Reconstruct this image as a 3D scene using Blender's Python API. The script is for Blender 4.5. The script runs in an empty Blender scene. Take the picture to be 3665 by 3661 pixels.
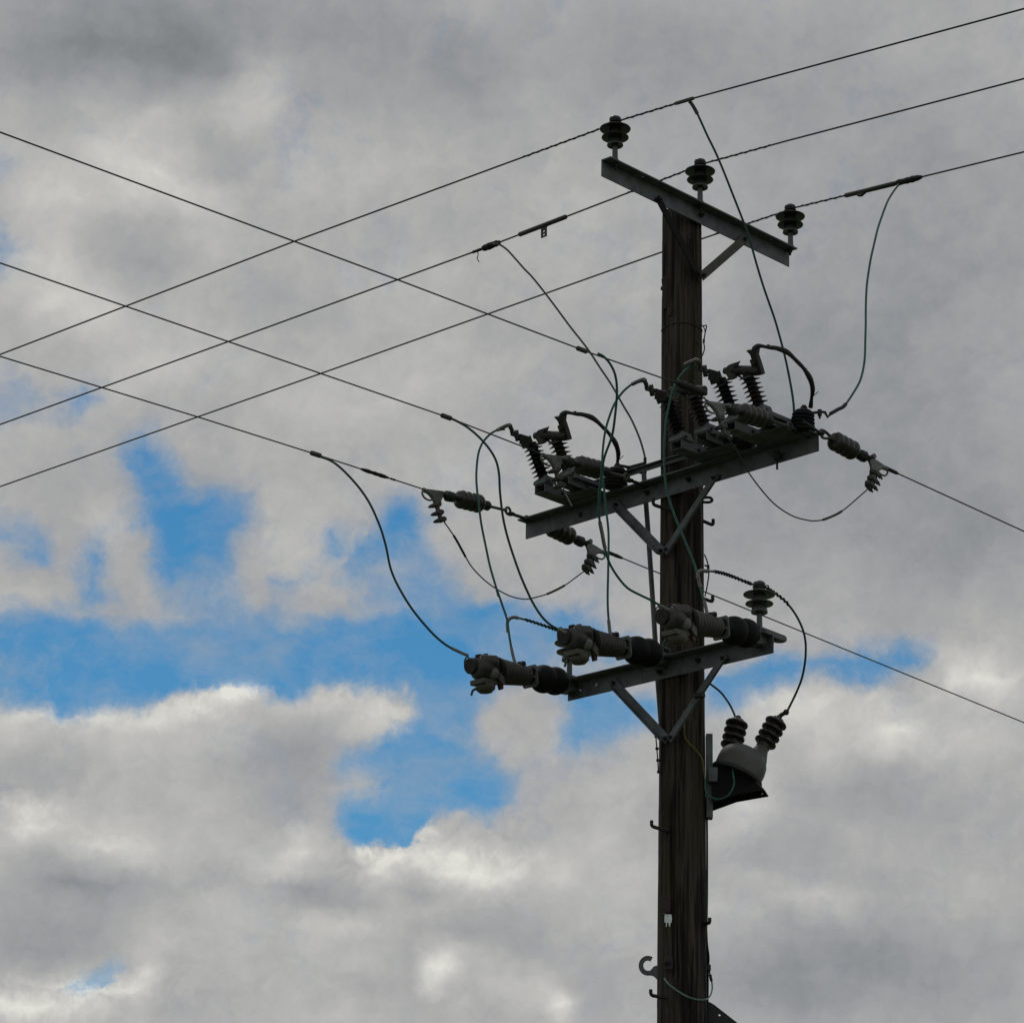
import bpy, bmesh, math, random
from math import sin, cos, radians, pi
from mathutils import Vector, Matrix, noise

# ------------------------------------------------------------------ camera
scene = bpy.context.scene
C = scene.collection
FPX, PITCH, ROLL = 12800.0, radians(19.5), radians(0.96)      # long lens, looking up at the pole head
CAM = Vector((-0.95, -18.85, 1.6))
FWD = Vector((0, cos(PITCH), sin(PITCH)))
_r, _u = Vector((1, 0, 0)), Vector((0, -sin(PITCH), cos(PITCH)))
RGT = _r * cos(ROLL) + _u * sin(ROLL)
UPV = _u * cos(ROLL) - _r * sin(ROLL)
cam_data = bpy.data.cameras.new('camera')
cam_data.sensor_width = 36.0
cam_data.lens = 36.0 * FPX / 3665.0
cam_data.clip_start, cam_data.clip_end = 0.1, 2000.0
cam = bpy.data.objects.new('camera', cam_data)
C.objects.link(cam)
cam.matrix_world = Matrix((
    (RGT.x, UPV.x, -FWD.x, CAM.x), (RGT.y, UPV.y, -FWD.y, CAM.y),
    (RGT.z, UPV.z, -FWD.z, CAM.z), (0, 0, 0, 1)))
scene.camera = cam

# ------------------------------------------------------------------ world: clear sky behind broken cloud
SUN_EL, SUN_AZ = radians(56), radians(-22)
world = bpy.data.worlds.new('World')
scene.world = world
world.use_nodes = True
SUN_STRENGTH = 0.5
# the sky of the day, row by row (elevation in degrees), at even steps of azimuth; six digits each:
# cloud cover, cloud light and edge crispness in hundredths
AZ0, AZ1 = -9.417, 9.434
SKY_ROWS = [
    (10.863, "995400995400995500995500995500995500995500995500995500995500995500995600995600995600995600995600995600995600995600995600995500995500995500995500995500995500995500995500995500995500995400995400995400995400995400995400995400995400995300995300995300995300995200995200995200995200995100995100995100995100995100995100995100995100995100995100995100995100995200995200995200995200995200"),
    (11.146, "995501995502995702996003996603996803996303995903995803995802995802995701995701995700995700995700995700995700995700995700995700995700995700995600995600995600995600995500995500995500995500995500995500995400995400995300995300995300995300995300995200995100995000994900994900994800994800994800994800994800994800994800994800994800994900994900994900994900995000995000995000995100995100"),
    (11.429, "995509995614995820996726999132999937999940978940968137967633967327976721996215995910995807995804995802995801995901996100996300996500996500996300996000995800995700995600995600995600995600995600995600995900996400995400995100995200995200995100995000994800994500994300994100994100994000994100994200994200994300994300994300994300994400994400994500994500994600994700994800994900994900"),
    (11.713, "995608995614995622995632995743996054986764837770418472388569688662858852957740996030995920995913995908995905996002996101996001995700995600995500995500995600995600995700995600995600995700996000996600997600999200995800994700995000995100994900994700994300993900993500993200993000993000993200993300993500993600993600993700993700993800993800993900994100994200994300994500994600994700"),
    (11.996, "995501995502995303995005994707994510984613884916785318505618396218726516908814986311995908995906995904996002996001995901995700995500995300995300995400995500995900998100996500995700995900996400996600996500995400994400994400994800995000994800994500994000993500992900992500992400992400992500992700993000993100993200993300993300993400993500993600993800993900994100994300994500994600"),
    (12.279, "995500995300995000994500993800993300993200963600924101904601895101916301967201996301995900996000996000996000996000996000996000995900995900995900995900995800996100999700999400996400996000995700995300995000994600994300994300994700995000994900994600994200993600993200992800992500992400992500992600992700992900993000993200993300993400993400993500993700993900994200994400994600994700"),
    (12.562, "995500995400995100994700994300993900993700993600993800994100984600995300996700997100996500996300996200996100996100996100996200996300996200996100996000995900995900996600997400996000995300994600994200994300994500994400994500994800995100995100994900994600994300994000993600993300993100992900992800992800992900993100993300993500993600993600993600993800994100994400994600994800994900"),
    (12.845, "995600995500995300995000994600994200994000994100994300994600994900995200995600996000996200996400996300996200996200996200996500997000997300997100996600996200995900995600995000994300993900994000994400994800995100995000995000995100995300995300995300995200995300995200994900994500994200994000993800993800993800993900994100994300994300994300994400994400994600994800994900995000995100"),
    (13.128, "995700995700995500995200994700994200994000994000994300994500994700994900995000995300995900996600996400995700995300995000994800994400994300994500995300996000996200996200996100995600995200995100995300995500995500995500995500995600995600995500995500995600995900996100995900995500995300995500995600995600995300995100995000995000995100995200995300995300995200995200995200995200995200"),
    (13.411, "995700995800995700995500995000994300993600992900992700992900993400994000994600994900995100995400995300995100995000994400993500993400994201995002996102996102995202995302996102996804997205996504995902995801995800995800995900996100996000995700995500995600995800996000996100996300996800997000996700996200995800995500995400995400995500995700995800995700995600995400995300995300995200"),
    (13.695, "995700995800995800995800995700995300994900994600994600994900996000997100996300995700995300995300995700996300997100997700997001995905995816987030998935998629997621999117999917999922999927999822997711997403997701996800996200996300996200995800995600995600996000996500996500996200995800995300994900994700994700994800995000995200995400995500995600995600995500995300995300995300995300"),
    (13.978, "995700995800995901996501997301996901996201996400997100997800998100997900997200996600996300996200996200996200996600998000998302996814916345758989999999979997989978999964999952998149997748998137997918997505997501997100996500996200995900995700995500995600995800995700995200994800994600994600994600994700994800994900995000995100995200995200995200995200995200995200995200995300995300"),
    (14.261, "995701995703996009996717998023999123999117997709997004997101997100997000996800996500996300996100996000995800985900986700997201976406536020156143366265136377477282997677996960996243995932995821995910996003996301996800996700996200995700995500995500995700996200996300995500994700994500994700994900995000995100995100995100995100995100995000995000995000995100995200995200995200995300"),
    (14.544, "995602995706786017706736797954998659998047986827996112995904996001996100996200996300996400996300995700985100924700914700975000885301255602045806045913025823165831765831735824595715625709925705995702995701995900996300996400996100995700995500995500995700996600997600997200995800995000994700994700994700994700994800994800994800994800994800994900994900995000995100995200995200995300"),
    (14.827, "995600995601855604725410715317955420895518905411965305995502995800995900996000996100996100995900995400954800854200833900944100894700475400375701235802135803055704115704095703055702115601685600995600995600995800996100996400996200995800995600995500995600996200997400997800996700995300994500994200994100994100994100994300994400994500994700994800995000995100995200995300995300995300"),
    (15.110, "995500995500995500995400985101895101825101854901944900995200995600995800996000996000995700995000994500954300854300844100944200894700735300775600445700175700065700015600005600015600035600465600915600985600995700996000996500996700996300995800995600995600995700996200996800996500995600994700994300994100994000994000994200994300994500994800995000995100995200995300995300995300995300"),
    (15.394, "995400995500995500995500985600935500895500925400975500995700995900995900996000996000995800995200994500984100923900923800974100774700385300405500235600145601085601025600115600235500305500605500785500945500835500875700976100996400996300996000995700995600995600995700995900996000995800995600995400995300995100995000995000995000995100995200995400995500995600995500995500995400995400"),
    (15.677, "985401995502995804996407996909996611976311986209996307996404996502996501996301996300996300996100995800995300994800994500994400964700875200755601355704075706025605065502195500365500625500855500815500845500505500485500775600945800995900995800995700995700995700995800995800996000996100996500996900996900996700996700997400996900996100995900996100996100996000995800995600995500995400"),
    (15.960, "575401625503675807736714777822797830657735547634697729918022958117958314978712998010996908996605996503996301996001995700995500995700996201997104897614577324336418175807335501375500825500945600955500935500645600305700345700595800795700895700965700995700995700995800995900996100996300996600997000997200997300997600998700998000996500996200996200996100996000995800995600995500995400"),
    (16.243, "045300085300155401195502195603175505125507075508095708265810366015346124606836898746979651988148997037986925916814856909957310997614997615988116998631968147366836015813035502325500895700996000995800955700755900346100126200176100305900465700715701935701765801776201946901997602998102998102997902997702997602997502997103996503996002995902995902995802995802995602995501995401995301"),
    (16.526, "015300065300155300195300195300185300155300095400035400015401015403015408065417165632316450498666699972569066246653146041466642757352687552587440647039596347165735005413005402125400535400815400935400785500455501225601195701235601225602255502505503875703266104146805427406727607867708958209988509958010957510977111996511996111996410996710996709997008997007996306995705995405995304"),
    (16.809, "015300055300125300155300165300175300155300095300025300015300005300005300005301005303015407035413045421035527105429025427035424075521105517085514095517045422015316005306005301015300075300195300385301705301575301565302665302735303715304695305815406905408315509075611045613095515195617425719595820365721365722495623765522935722986521997819999018999616998714997012995810995408995307"),
    (17.093, "005300025300045300065300065300075300075300045300045300055300035300005300005300005300005300005300005301005302005302005303005303005303015302005302005304005305005304005301005300005300005300015300025301175301495301585302595302595303665304915305985307985308855310645312405314205316125318225320245321105322055323055323125323335322545721916519997417997515996613995811995409995307995206"),
    (17.376, "075300055300055300065300065300055300065300075300115300155300135300075300035300015300015300005300015300015300035300045300025300015300005300005300005300005301005300005300005300005300005300005300005300015300035301055201075201145202235202785203995203995204995205995206955207865208795209885210885211765111635112535112445111425111545210905209995208995207995206995205995204995203995202"),
    (17.659, "675300625300605500645700615800575600605400625300665300685300715300625300485300375300285300255300305300385300485300555300455300275300105300055300055300035300015300005300005300005300005300005200015200025200015200085200385200695200755201935201995101995101995101995102995102995102995102995103995003995003995003985003965003965003975002995002995002995002995001995101995101995101995200"),
    (17.942, "995300995300985600996100996400986200985700715400405300465300885300785300365300265300265300225300505300895300725300735400955400885400685300525300495300385300295300225300145200125200125200195200365200395200255200535200905200995100995100995100995100995000995000995000995000995000994900994900994900994900994900994900994900994800994800994800994800994800994800994900994900995000995100"),
    (18.225, "995300995300985300985300935400885400955300595300475300695300955300715300305300295300305300275300615300925300605500635700895700955400795300525300385300295300175200175200425200775200775200835200935200945200875100945100995100995100995000995000995000994900994900994900994800994800994800994800994700994700994700994700994600994600994500994500994500994500994500994600994700994800994900"),
    (18.508, "995300865300745300735300485300345300825300715300465300875300945300595300205300205300215300325300755300985400985700976000825900865500575300345300265300205200165200315200625200905200995200995200995100995100995100995100995000995000994900994900994800994800994700994700994600994600994600994500994500994500994400994400994300994200994100994100994000994100994100994300994400994600994800"),
    (18.792, "975300675300405300355200485200505200925300735600635900965800925500535300135300075300085300305300785300985600996000996200896000465500565300315300155300115200275200635200885200985200995200995100995100995100995000995000994900994900994800994700994700994600994500994500994400994400994300994300994300994200994200994100994000993900993700993600993600993600993700993900994200994400994600"),
    (19.075, "995300865200705200585100605100895100995200965700946300846300675800495400105300035300075300215300625400925800996200996200875900465600725500545400195300095300365200795200975200995200995100995100995100995000995000994900994800994800994700994600994500994400994300994300994200994100994100994000994000993900993900993800993700993500993400993300993300993300993400993700993900994200994500"),
    (19.358, "995300995200985100955000934900984900994900995200995600815700755500305300085300125300145300135300365500785900986200996100995900945800865700745500335400185300485300865300995200995200995100995100995000995000994900994800994800994700994600994500994400994200994100994000993900993800993800993700993700993600993600993500993400993300993200993100993100993200993300993600993900994200994400"),
    (19.641, "995300995300995200995200995100995000995000995100995200915300545300145300145300385300385300255300395500775800966000995900995800985900855800875600595500485500725500945500995400995300995200995100995000994900994900994800994700994600994500994300994200994100993900993800993700993600993500993500993400993400993400993300993300993200993100993100993100993200993400993600993900994200994500"),
    (19.924, "995300995400995400995400995500995400995400995400985400805400345400095400285300695300795300705400775400815500975600995600995600995600995600975500885600845700935800995800995600995400995200995100995000994900994800994700994600994500994400994300994100993900993800993600993500993400993300993200993200993200993200993200993200993200993200993200993300993400993600993800994000994300994500"),
    (20.207, "995400995500995600995800995900995900995800995700965500685500265400265400585400895400965400885400915500995600995600995600995500995500995400995500995600985800996000995900995700995500995200995100995000994900994800994700994600994500994400994200994000993900993700993500993300993200993100993100993000993100993100993100993100993200993200993300993400993500993700993900994100994300994500"),
    (20.491, "955400805500845600935700935900935900955900955700965600715500495500665400885400985400995400995500995600995800995900995800995700995600995500995500995600995700995800995800995600995400995200995100995000994900994900994800994700994500994400994200994000993800993600993400993200993100993000992900992900993000993000993000993100993200993200993400993500993600993800994000994200994400994500"),
    (20.774, "915400755400625500625500795600815600725600605600915600905500865500945500995500995500995500995600995700996000996200996300996200996100996000995900995800995800995700995600995500995300995200995100995000995000994900994800994700994600994400994300994100993800993600993300993100993000992900992900992900992900993000993000993100993200993300993400993500993700993800994000994200994400994500"),
    (21.057, "885400735400675400665500575500765500565500375500815600995700995800995800995800995700995600995600995800996100996600996800996700996500996400996200996100995900995700995600995400995300995200995200995100995000995000994900994800994700994500994300994100993900993600993300993100992900992800992800992900992900993000993100993100993200993300993400993500993700993800994000994200994400994500"),
    (21.340, "905400795400725500715500755500845500825600725600905800996100996500996700996600996200995900995700995700995900996100996300996200996100996100996100996000996000995900995800995600995500995300995200995200995100995000994900994900994700994600994400994200993900993600993300993100992900992800992800992900993000993000993100993100993200993300993400993500993700993800994000994200994300994500"),
    (21.623, "965500915500875500865600895600945600985700985700995900996300996800997100997000996500996000995800995700995700995700995700995700995800995800996000996100996100996100996000995900995700995500995400995200995200995100995000994900994800994700994500994300994000993700993400993200993000992900992900992900993000993100993100993200993200993300993400993500993700993800994000994200994300994500"),
    (21.906, "995500985600975600975700985800995800996000996100996200996200996300996400996300996100995900995800995700995700995700995600995600995700995800995900996000996000996000996000995800995700995500995400995300995200995200995100995000994900994800994600994400994100993800993500993300993100993000993000993000993100993100993200993200993300993300993400993500993700993800994000994100994300994500"),
    (22.190, "995600995700995900996200996400996500996800997100997100996700996200996000995900995900995800995800995700995700995600995600995500995500995500995600995700995700995700995700995600995500995400995400995300995300995200995200995100995000994900994700994500994300994000993700993400993200993200993100993100993200993200993200993200993300993300993400993500993600993800994000994100994300994400"),
    (22.473, "965700945900966400997000997400997500997400997500997300996800996200996000995900995800995800995700995600995500995500995400995300995200995300995500995500995600995500995500995500995400995400995400995400995300995300995300995200995100995000994800994600994400994100993900993600993400993300993300993300993300993300993300993300993300993300993400993500993600993800994000994100994300994400"),
    (22.756, "795700666000746500937200997800997800997200996700996200995900995800995800995800995800995800995600995500995400995400995500995400995400995400995500995500995500995500995500995500995500995500995400995400995400995400995300995300995200995100995000994800994600994300994100993800993700993500993500993400993400993400993300993300993300993400993400993500993600993800993900994100994300994400"),
    (23.039, "715600525800556100786600987200997300996400995500995100995000995100995400995700995800995800995700995600995500995600995600995600995600995600995600995600995600995500995500995500995500995500995500995500995500995500995400995400995300995200995100994900994700994500994300994000993900993700993600993600993500993400993400993400993400993400993400993500993600993800993900994100994300994400"),
    (23.322, "715600555700545800716100966600996800995700994700994300994300994600995100995500995800995900995900995800995800995800995800995700995700995700995600995600995600995600995500995500995500995500995500995500995500995500995500995400995400995300995100995000994800994600994400994200994100993900993800993700993600993500993500993400993400993400993400993500993600993800993900994100994300994400"),
    (23.605, "885600795600765700885800996100996100995500994800994400994300994600995200996000996500996700996400996100995900995800995800995800995700995700995700995600995600995600995600995500995500995600995600995600995600995500995500995500995400995300995200995100994900994700994600994400994200994100993900993800993700993600993500993400993400993400993400993500993600993800993900994100994300994400"),
    (23.888, "995600985600985700995800996000996100996000995800995500995300995400995700996400996900997000996600996200996000995900995800995800995700995700995700995600995600995600995500995500995500995500995500995600995600995500995500995500995400995300995200995100995000994800994700994500994300994200994100993900993800993700993600993500993400993400993400993500993600993700993900994100994300994400"),
    (24.172, "985600985700995900996200996600997000997200997100996700996500996500996700997200997600997400996700996200995900995800995800995800995700995700995700995700995600995600995600995600995500995500995500995500995500995500995500995400995400995300995200995100995000994900994700994600994400994300994200994000993900993700993600993500993400993400993400993500993600993700993900994100994300994400"),
    (24.455, "795500775700865900976200996500996900997100997200997300997400997600997600997400997200996900996400996000995900995800995800995800995800995800995800995900995800995800995700995700995600995600995500995500995500995400995400995400995300995300995200995100995000994900994800994600994500994400994200994100993900993800993600993500993400993400993400993400993500993700993900994100994300994400"),
    (24.738, "645500575700686000926400996300996400996800997300997600997800997900997500996700995900995200995100995300995500995700995700995600995600995800995900996000996000996000995900995800995700995600995500995500995400995400995400995300995300995200995200995100995000994900994800994700994600994400994300994100994000993800993700993500993400993400993400993500993600993700993900994100994300994500"),
    (25.021, "845400815600855900976300996400996500996900997400997600997500997200996800996300995700995100994800994900995200995400995400995300995300995400995600995800995900995900995900995800995700995600995500995400995400995300995300995300995200995200995100995000995000994900994800994700994600994400994300994100994000993800993700993600993500993400993400993500993600993800993900994100994300994500"),
    (25.304, "995200995300995600995800996100996300996600997100997500997500996800996100995700995600995600995700995700995500995400995300995200995100995000995000995200995400995500995500995500995400995400995400995300995300995300995200995200995100995100995000995000994900994800994700994600994500994400994300994100994000993800993700993600993500993500993500993600993700993900994000994200994400994600"),
    (25.587, "994900995000995300995500995500995400995500995800996200996800997100996300995500995500996200996800996700996000995400995200995100994900994600994500994700995000995100995200995100995100995200995200995200995200995100995100995100995000995000994900994800994800994700994600994500994400994300994200994100994000993800993700993700993600993600993700993700993800994000994200994300994500994700"),
    (25.871, "994300994300994500994700994600994400994300994400994500994600994800994900994800995000996000997000996800995800995100994800994700994500994300994200994300994500994600994600994500994500994700994900995000995000994900994900994800994800994700994600994600994500994500994400994300994200994200994100994000993900993800993800993800993700993800993800993900994000994200994300994500994600994800"),
    (26.154, "993700993500993400993300993300993200993100993100993000993000992900992900993100993600994700996100996400995600994600994200994100994000993900993900993900994000993900993700993500993700994200994500994700994700994600994600994500994400994300994300994200994200994100994100994100994100994000994000993900993900993900993900993900993900993900994000994100994200994300994500994600994700994900"),
    (26.437, "993600993200993000992700992500992300992100992000991800991700991600991600991800992200993100994400995100994800994000993700993700993700993800993800993700993500993200993000992900993200993700994100994300994300994300994200994100994000993900993800993800993800993800993800993900993900993900993900994000994000994000994000994000994100994100994200994300994400994500994700994800994900994900"),
    (26.720, "993600993300993000992700992400992100991800991600991400991300991300991400991600991900992400993100993700993700993500993500993600993700993800993800993700993400993100992900993000993300993700994000994100994100994000993900993800993700993600993600993600993600993700993700993800993900993900994000994100994100994200994200994300994300994400994500994500994600994700994800994900995000995000"),
    (27.003, "993700993400993200992900992600992400992200992000991900991800991800991900992000992200992500992800993000993200993300993400993500993700993800993900993800993700993500993400993500993700993900994000994100994000993900993800993800993700993600993600993600993700993800993800993900994000994100994200994300994300994400994400994500994600994600994700994700994800994900994900995000995100995100"),
    (27.286, "993900993700993500993300993100992900992800992700992600992600992600992600992700992700992800992900993000993200993300993400993600993800993900994000994100994100994100994100994100994200994300994300994300994200994200994100994000994000993900993900994000994000994100994200994300994300994400994500994600994600994600994700994700994800994800994900994900995000995000995100995100995100995200"),
    (27.570, "994200994100993900993700993600993500993400993300993300993200993200993200993300993300993400993400993500993600993700993800993900994100994200994300994400994500994500994600994600994600994600994600994600994600994500994500994400994400994400994400994400994500994500994600994600994700994700994800994800994800994900994900994900995000995000995000995000995100995100995100995200995200995200"),
    (27.853, "994500994400994300994200994100994000994000993900993900993800993800993800993900993900993900994000994100994100994200994300994400994500994600994700994700994800994800994900994900994900994900994900994900994900994900994800994800994800994800994800994800994800994900994900994900994900995000995000995000995000995000995100995100995100995100995100995100995200995200995200995200995200995200"),
    (28.136, "994800994800994700994600994600994500994400994400994400994400994300994400994400994400994400994500994500994600994700994700994800994800994900994900995000995000995000995100995100995100995100995100995100995100995100995100995100995100995100995100995100995100995100995100995100995100995100995100995100995100995100995200995200995200995200995200995200995200995200995200995200995200995200"),
]
def build_sky():
    nt = world.node_tree
    nt.nodes.clear()
    N, L = nt.nodes, nt.links
    def vm(op, a, b=None, c=None, scale=None):
        n = N.new('ShaderNodeVectorMath'); n.operation = op
        for i, v in enumerate((a, b, c)):
            if v is None: continue
            if isinstance(v, tuple): n.inputs[i].default_value = v
            else: L.new(v, n.inputs[i])
        if scale is not None: n.inputs['Scale'].default_value = scale
        return n.outputs['Value'] if op == 'DOT_PRODUCT' else n.outputs[0]
    def m(op, a, b=None, c=None):
        n = N.new('ShaderNodeMath'); n.operation = op
        for i, v in enumerate((a, b, c)):
            if v is None: continue
            if isinstance(v, (int, float)): n.inputs[i].default_value = v
            else: L.new(v, n.inputs[i])
        return n.outputs[0]
    def noise_tex(v, sc, det, rough, out='Fac'):
        n = N.new('ShaderNodeTexNoise'); n.inputs['Scale'].default_value = sc
        n.inputs['Detail'].default_value = det; n.inputs['Roughness'].default_value = rough
        L.new(v, n.inputs['Vector'])
        return n.outputs[out]
    tc = N.new('ShaderNodeTexCoord')
    d = tc.outputs['Generated']
    def warp(vec, terms):
        for sc, amp, det in terms:
            c = noise_tex(d, sc, det, 0.6, 'Color')
            vec = vm('MULTIPLY_ADD', c, (amp,) * 3, vec)
            vec = vm('ADD', vec, (-amp / 2,) * 3)
        return vec
    wv = warp(d, WARP)
    ROW_GROUPS = []
    for e, txt in SKY_ROWS:                             # one row: two colour ramps end to end, kept in a small group of its own
        g = bpy.data.node_groups.new('sky_row', 'ShaderNodeTree')
        g.interface.new_socket('x', in_out='INPUT', socket_type='NodeSocketFloat')
        g.interface.new_socket('row', in_out='OUTPUT', socket_type='NodeSocketColor')
        gi, go = g.nodes.new('NodeGroupInput'), g.nodes.new('NodeGroupOutput')
        trip = [tuple(int(txt[k + j:k + j + 2]) / 100 for j in (0, 2, 4)) for k in range(0, len(txt), 6)]
        half = len(trip) // 2
        outs = []
        for part, off in ((trip[:half + 1], 0.0), (trip[half:], -1.0)):
            sx = g.nodes.new('ShaderNodeMath'); sx.operation = 'MULTIPLY_ADD'
            sx.inputs[1].default_value, sx.inputs[2].default_value = 2.0, off
            g.links.new(gi.outputs[0], sx.inputs[0])
            rp = g.nodes.new('ShaderNodeValToRGB'); cr = rp.color_ramp; cr.interpolation = 'CARDINAL'
            for j in range(len(part)):
                p = cr.elements[j] if j < 2 else cr.elements.new(1.0)
                p.position = j / (len(part) - 1)
            for j, c in enumerate(part):
                cr.elements[j].color = (*c, 1)
            g.links.new(sx.outputs[0], rp.inputs['Fac'])
            outs.append(rp.outputs['Color'])
        gt = g.nodes.new('ShaderNodeMath'); gt.operation = 'GREATER_THAN'; gt.inputs[1].default_value = 0.5
        g.links.new(gi.outputs[0], gt.inputs[0])
        mx = g.nodes.new('ShaderNodeMix'); mx.data_type = 'RGBA'
        g.links.new(gt.outputs[0], mx.inputs['Factor']); g.links.new(outs[0], mx.inputs['A']); g.links.new(outs[1], mx.inputs['B'])
        g.links.new(mx.outputs['Result'], go.inputs[0])
        ROW_GROUPS.append((e, g))
    def rows(vec):
        """cover, light and crispness of the clouds in a direction, blended between the rows"""
        sp = N.new('ShaderNodeSeparateXYZ'); L.new(vm('NORMALIZE', vec), sp.inputs[0])
        k = 57.29578 / (AZ1 - AZ0)
        x = m('MULTIPLY_ADD', m('ARCTAN2', sp.outputs[0], sp.outputs[1]), k, -AZ0 / (AZ1 - AZ0))
        el = m('MULTIPLY', m('ARCSINE', sp.outputs[2]), 57.29578)
        x = m('PINGPONG', x, 1.0)                       # the same weather goes on all round, mirrored at the edges of the table
        e0, e1 = SKY_ROWS[0][0], SKY_ROWS[-1][0]
        el = m('ADD', m('PINGPONG', m('SUBTRACT', el, e0), e1 - e0), e0)
        acc, last = None, None
        for e, g in ROW_GROUPS:
            rp = N.new('ShaderNodeGroup'); rp.node_tree = g
            if acc is None:
                L.new(x, rp.inputs[0])
                acc = rp.outputs[0]
            else:
                s3 = N.new('ShaderNodeSeparateXYZ'); L.new(acc, s3.inputs[0])
                L.new(m('MULTIPLY_ADD', s3.outputs[0], 1e-7, x), rp.inputs[0])   # keeps the rows in turn
                f = N.new('ShaderNodeMapRange'); f.interpolation_type = 'LINEAR'
                f.inputs['From Min'].default_value, f.inputs['From Max'].default_value = last, e
                L.new(el, f.inputs['Value'])
                mx = N.new('ShaderNodeMix'); mx.data_type = 'VECTOR'
                L.new(f.outputs[0], mx.inputs['Factor']); L.new(acc, mx.inputs[4]); L.new(rp.outputs[0], mx.inputs[5])
                acc = mx.outputs[1]
            last = e
        o = N.new('ShaderNodeSeparateXYZ'); L.new(acc, o.inputs[0])
        return list(o.outputs)
    def fbm(vec, terms, base):
        acc = base
        for sc, amp, det, rough in terms:
            acc = m('MULTIPLY_ADD', m('SUBTRACT', noise_tex(vec, sc, det, rough), 0.5), amp, acc)
        return acc
    r0 = rows(wv)
    n0 = fbm(wv, COV_NOISE, 0.0)
    puff = -0.42                                        # rounded billows with dark creases
    for sc, amp in ((75, 1.0), (160, 0.6), (340, 0.35)):
        puff = m('MULTIPLY_ADD', m('ABSOLUTE', m('SUBTRACT', noise_tex(wv, sc, 1, 0.5), 0.5)), 2.4 * amp, puff)
    c0 = m('MULTIPLY_ADD', puff, m('MULTIPLY', r0[2], 0.45), m('MULTIPLY_ADD', r0[0], 1.16, n0))
    w1 = vm('ADD', wv, RELIEF_STEP)
    relief = m('SUBTRACT', n0, fbm(w1, COV_NOISE_SOFT, 0.0))     # lit from above: tops of the billows bright, undersides grey
    b0 = m('ADD', r0[1], fbm(wv, BRI_NOISE, 0.0))
    light = m('MULTIPLY_ADD', relief, m('MULTIPLY_ADD', r0[2], RELIEF[1], RELIEF[0]), b0)
    light = m('MULTIPLY_ADD', puff, m('MULTIPLY_ADD', r0[2], PUFF[1], PUFF[0]), light)
    mask = N.new('ShaderNodeMapRange'); mask.interpolation_type = 'SMOOTHSTEP'
    half = m('MULTIPLY_ADD', r0[2], -0.8 * MASK[1], MASK[1])
    L.new(m('SUBTRACT', MASK[0], half), mask.inputs['From Min'])
    L.new(m('ADD', MASK[0], half), mask.inputs['From Max'])
    L.new(c0, mask.inputs['Value'])
    vn = N.new('ShaderNodeMapping'); vn.inputs['Scale'].default_value = (1, 1, 1.8)      # thin veils drifting over the blue
    L.new(wv, vn.inputs['Vector'])
    veil = N.new('ShaderNodeMapRange'); veil.inputs['From Min'].default_value, veil.inputs['From Max'].default_value = 0.40, 0.80
    veil.inputs['To Min'].default_value, veil.inputs['To Max'].default_value = 0.0, VEIL
    L.new(noise_tex(vn.outputs[0], 30, 7, 0.62), veil.inputs['Value'])
    alpha = m('ADD', mask.outputs[0], m('MULTIPLY', m('SUBTRACT', 1.0, mask.outputs[0]), veil.outputs[0]))
    ramp = N.new('ShaderNodeValToRGB')
    cr = ramp.color_ramp
    for i, (p, c) in enumerate(CLOUD_RAMP):
        e = cr.elements[i] if i < 2 else cr.elements.new(p)
        e.position, e.color = p, (*c, 1)
    L.new(light, ramp.inputs['Fac'])
    sky = N.new('ShaderNodeTexSky'); sky.sky_type = 'NISHITA'; sky.sun_disc = False
    sky.sun_elevation, sky.sun_rotation = SUN_EL, SUN_AZ
    sky.air_density, sky.dust_density, sky.ozone_density = 1.0, 0.2, 3.0
    hs = N.new('ShaderNodeHueSaturation')
    hs.inputs['Hue'].default_value, hs.inputs['Saturation'].default_value, hs.inputs['Value'].default_value = SKY_HSV
    L.new(sky.outputs[0], hs.inputs['Color'])
    k = vm('SCALE', ramp.outputs['Color'], scale=10.0)
    mx = N.new('ShaderNodeMix'); mx.data_type = 'RGBA'
    L.new(alpha, mx.inputs['Factor']); L.new(hs.outputs['Color'], mx.inputs['A']); L.new(k, mx.inputs['B'])
    bg = N.new('ShaderNodeBackground'); bg.inputs['Strength'].default_value = 0.1
    out = N.new('ShaderNodeOutputWorld')
    L.new(mx.outputs['Result'], bg.inputs['Color']); L.new(bg.outputs[0], out.inputs[0])
VEIL, PUFF = 0.66, (0.055, 0.26)
MASK = (0.58, 0.54)
WARP = ((40, 0.006, 2), (120, 0.007, 4))
COV_NOISE = ((36, 1.15, 7, 0.62), (140, 0.85, 6, 0.66))
COV_NOISE_SOFT = ((36, 1.15, 5, 0.62), (140, 0.85, 4, 0.66))
BRI_NOISE = ((24, 0.24, 4, 0.5), (60, 0.30, 5, 0.52))
RELIEF, RELIEF_STEP = (0.16, 0.45), (-0.0008, 0.0008, 0.0022)
SKY_HSV = (0.488, 1.38, 0.72)
CLOUD_RAMP = ((0.0, (0.175, 0.185, 0.192)), (1.0, (0.75, 0.745, 0.69)), (0.25, (0.272, 0.286, 0.302)), (0.5, (0.385, 0.386, 0.388)), (0.72, (0.515, 0.510, 0.490)))
build_sky()


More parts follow.
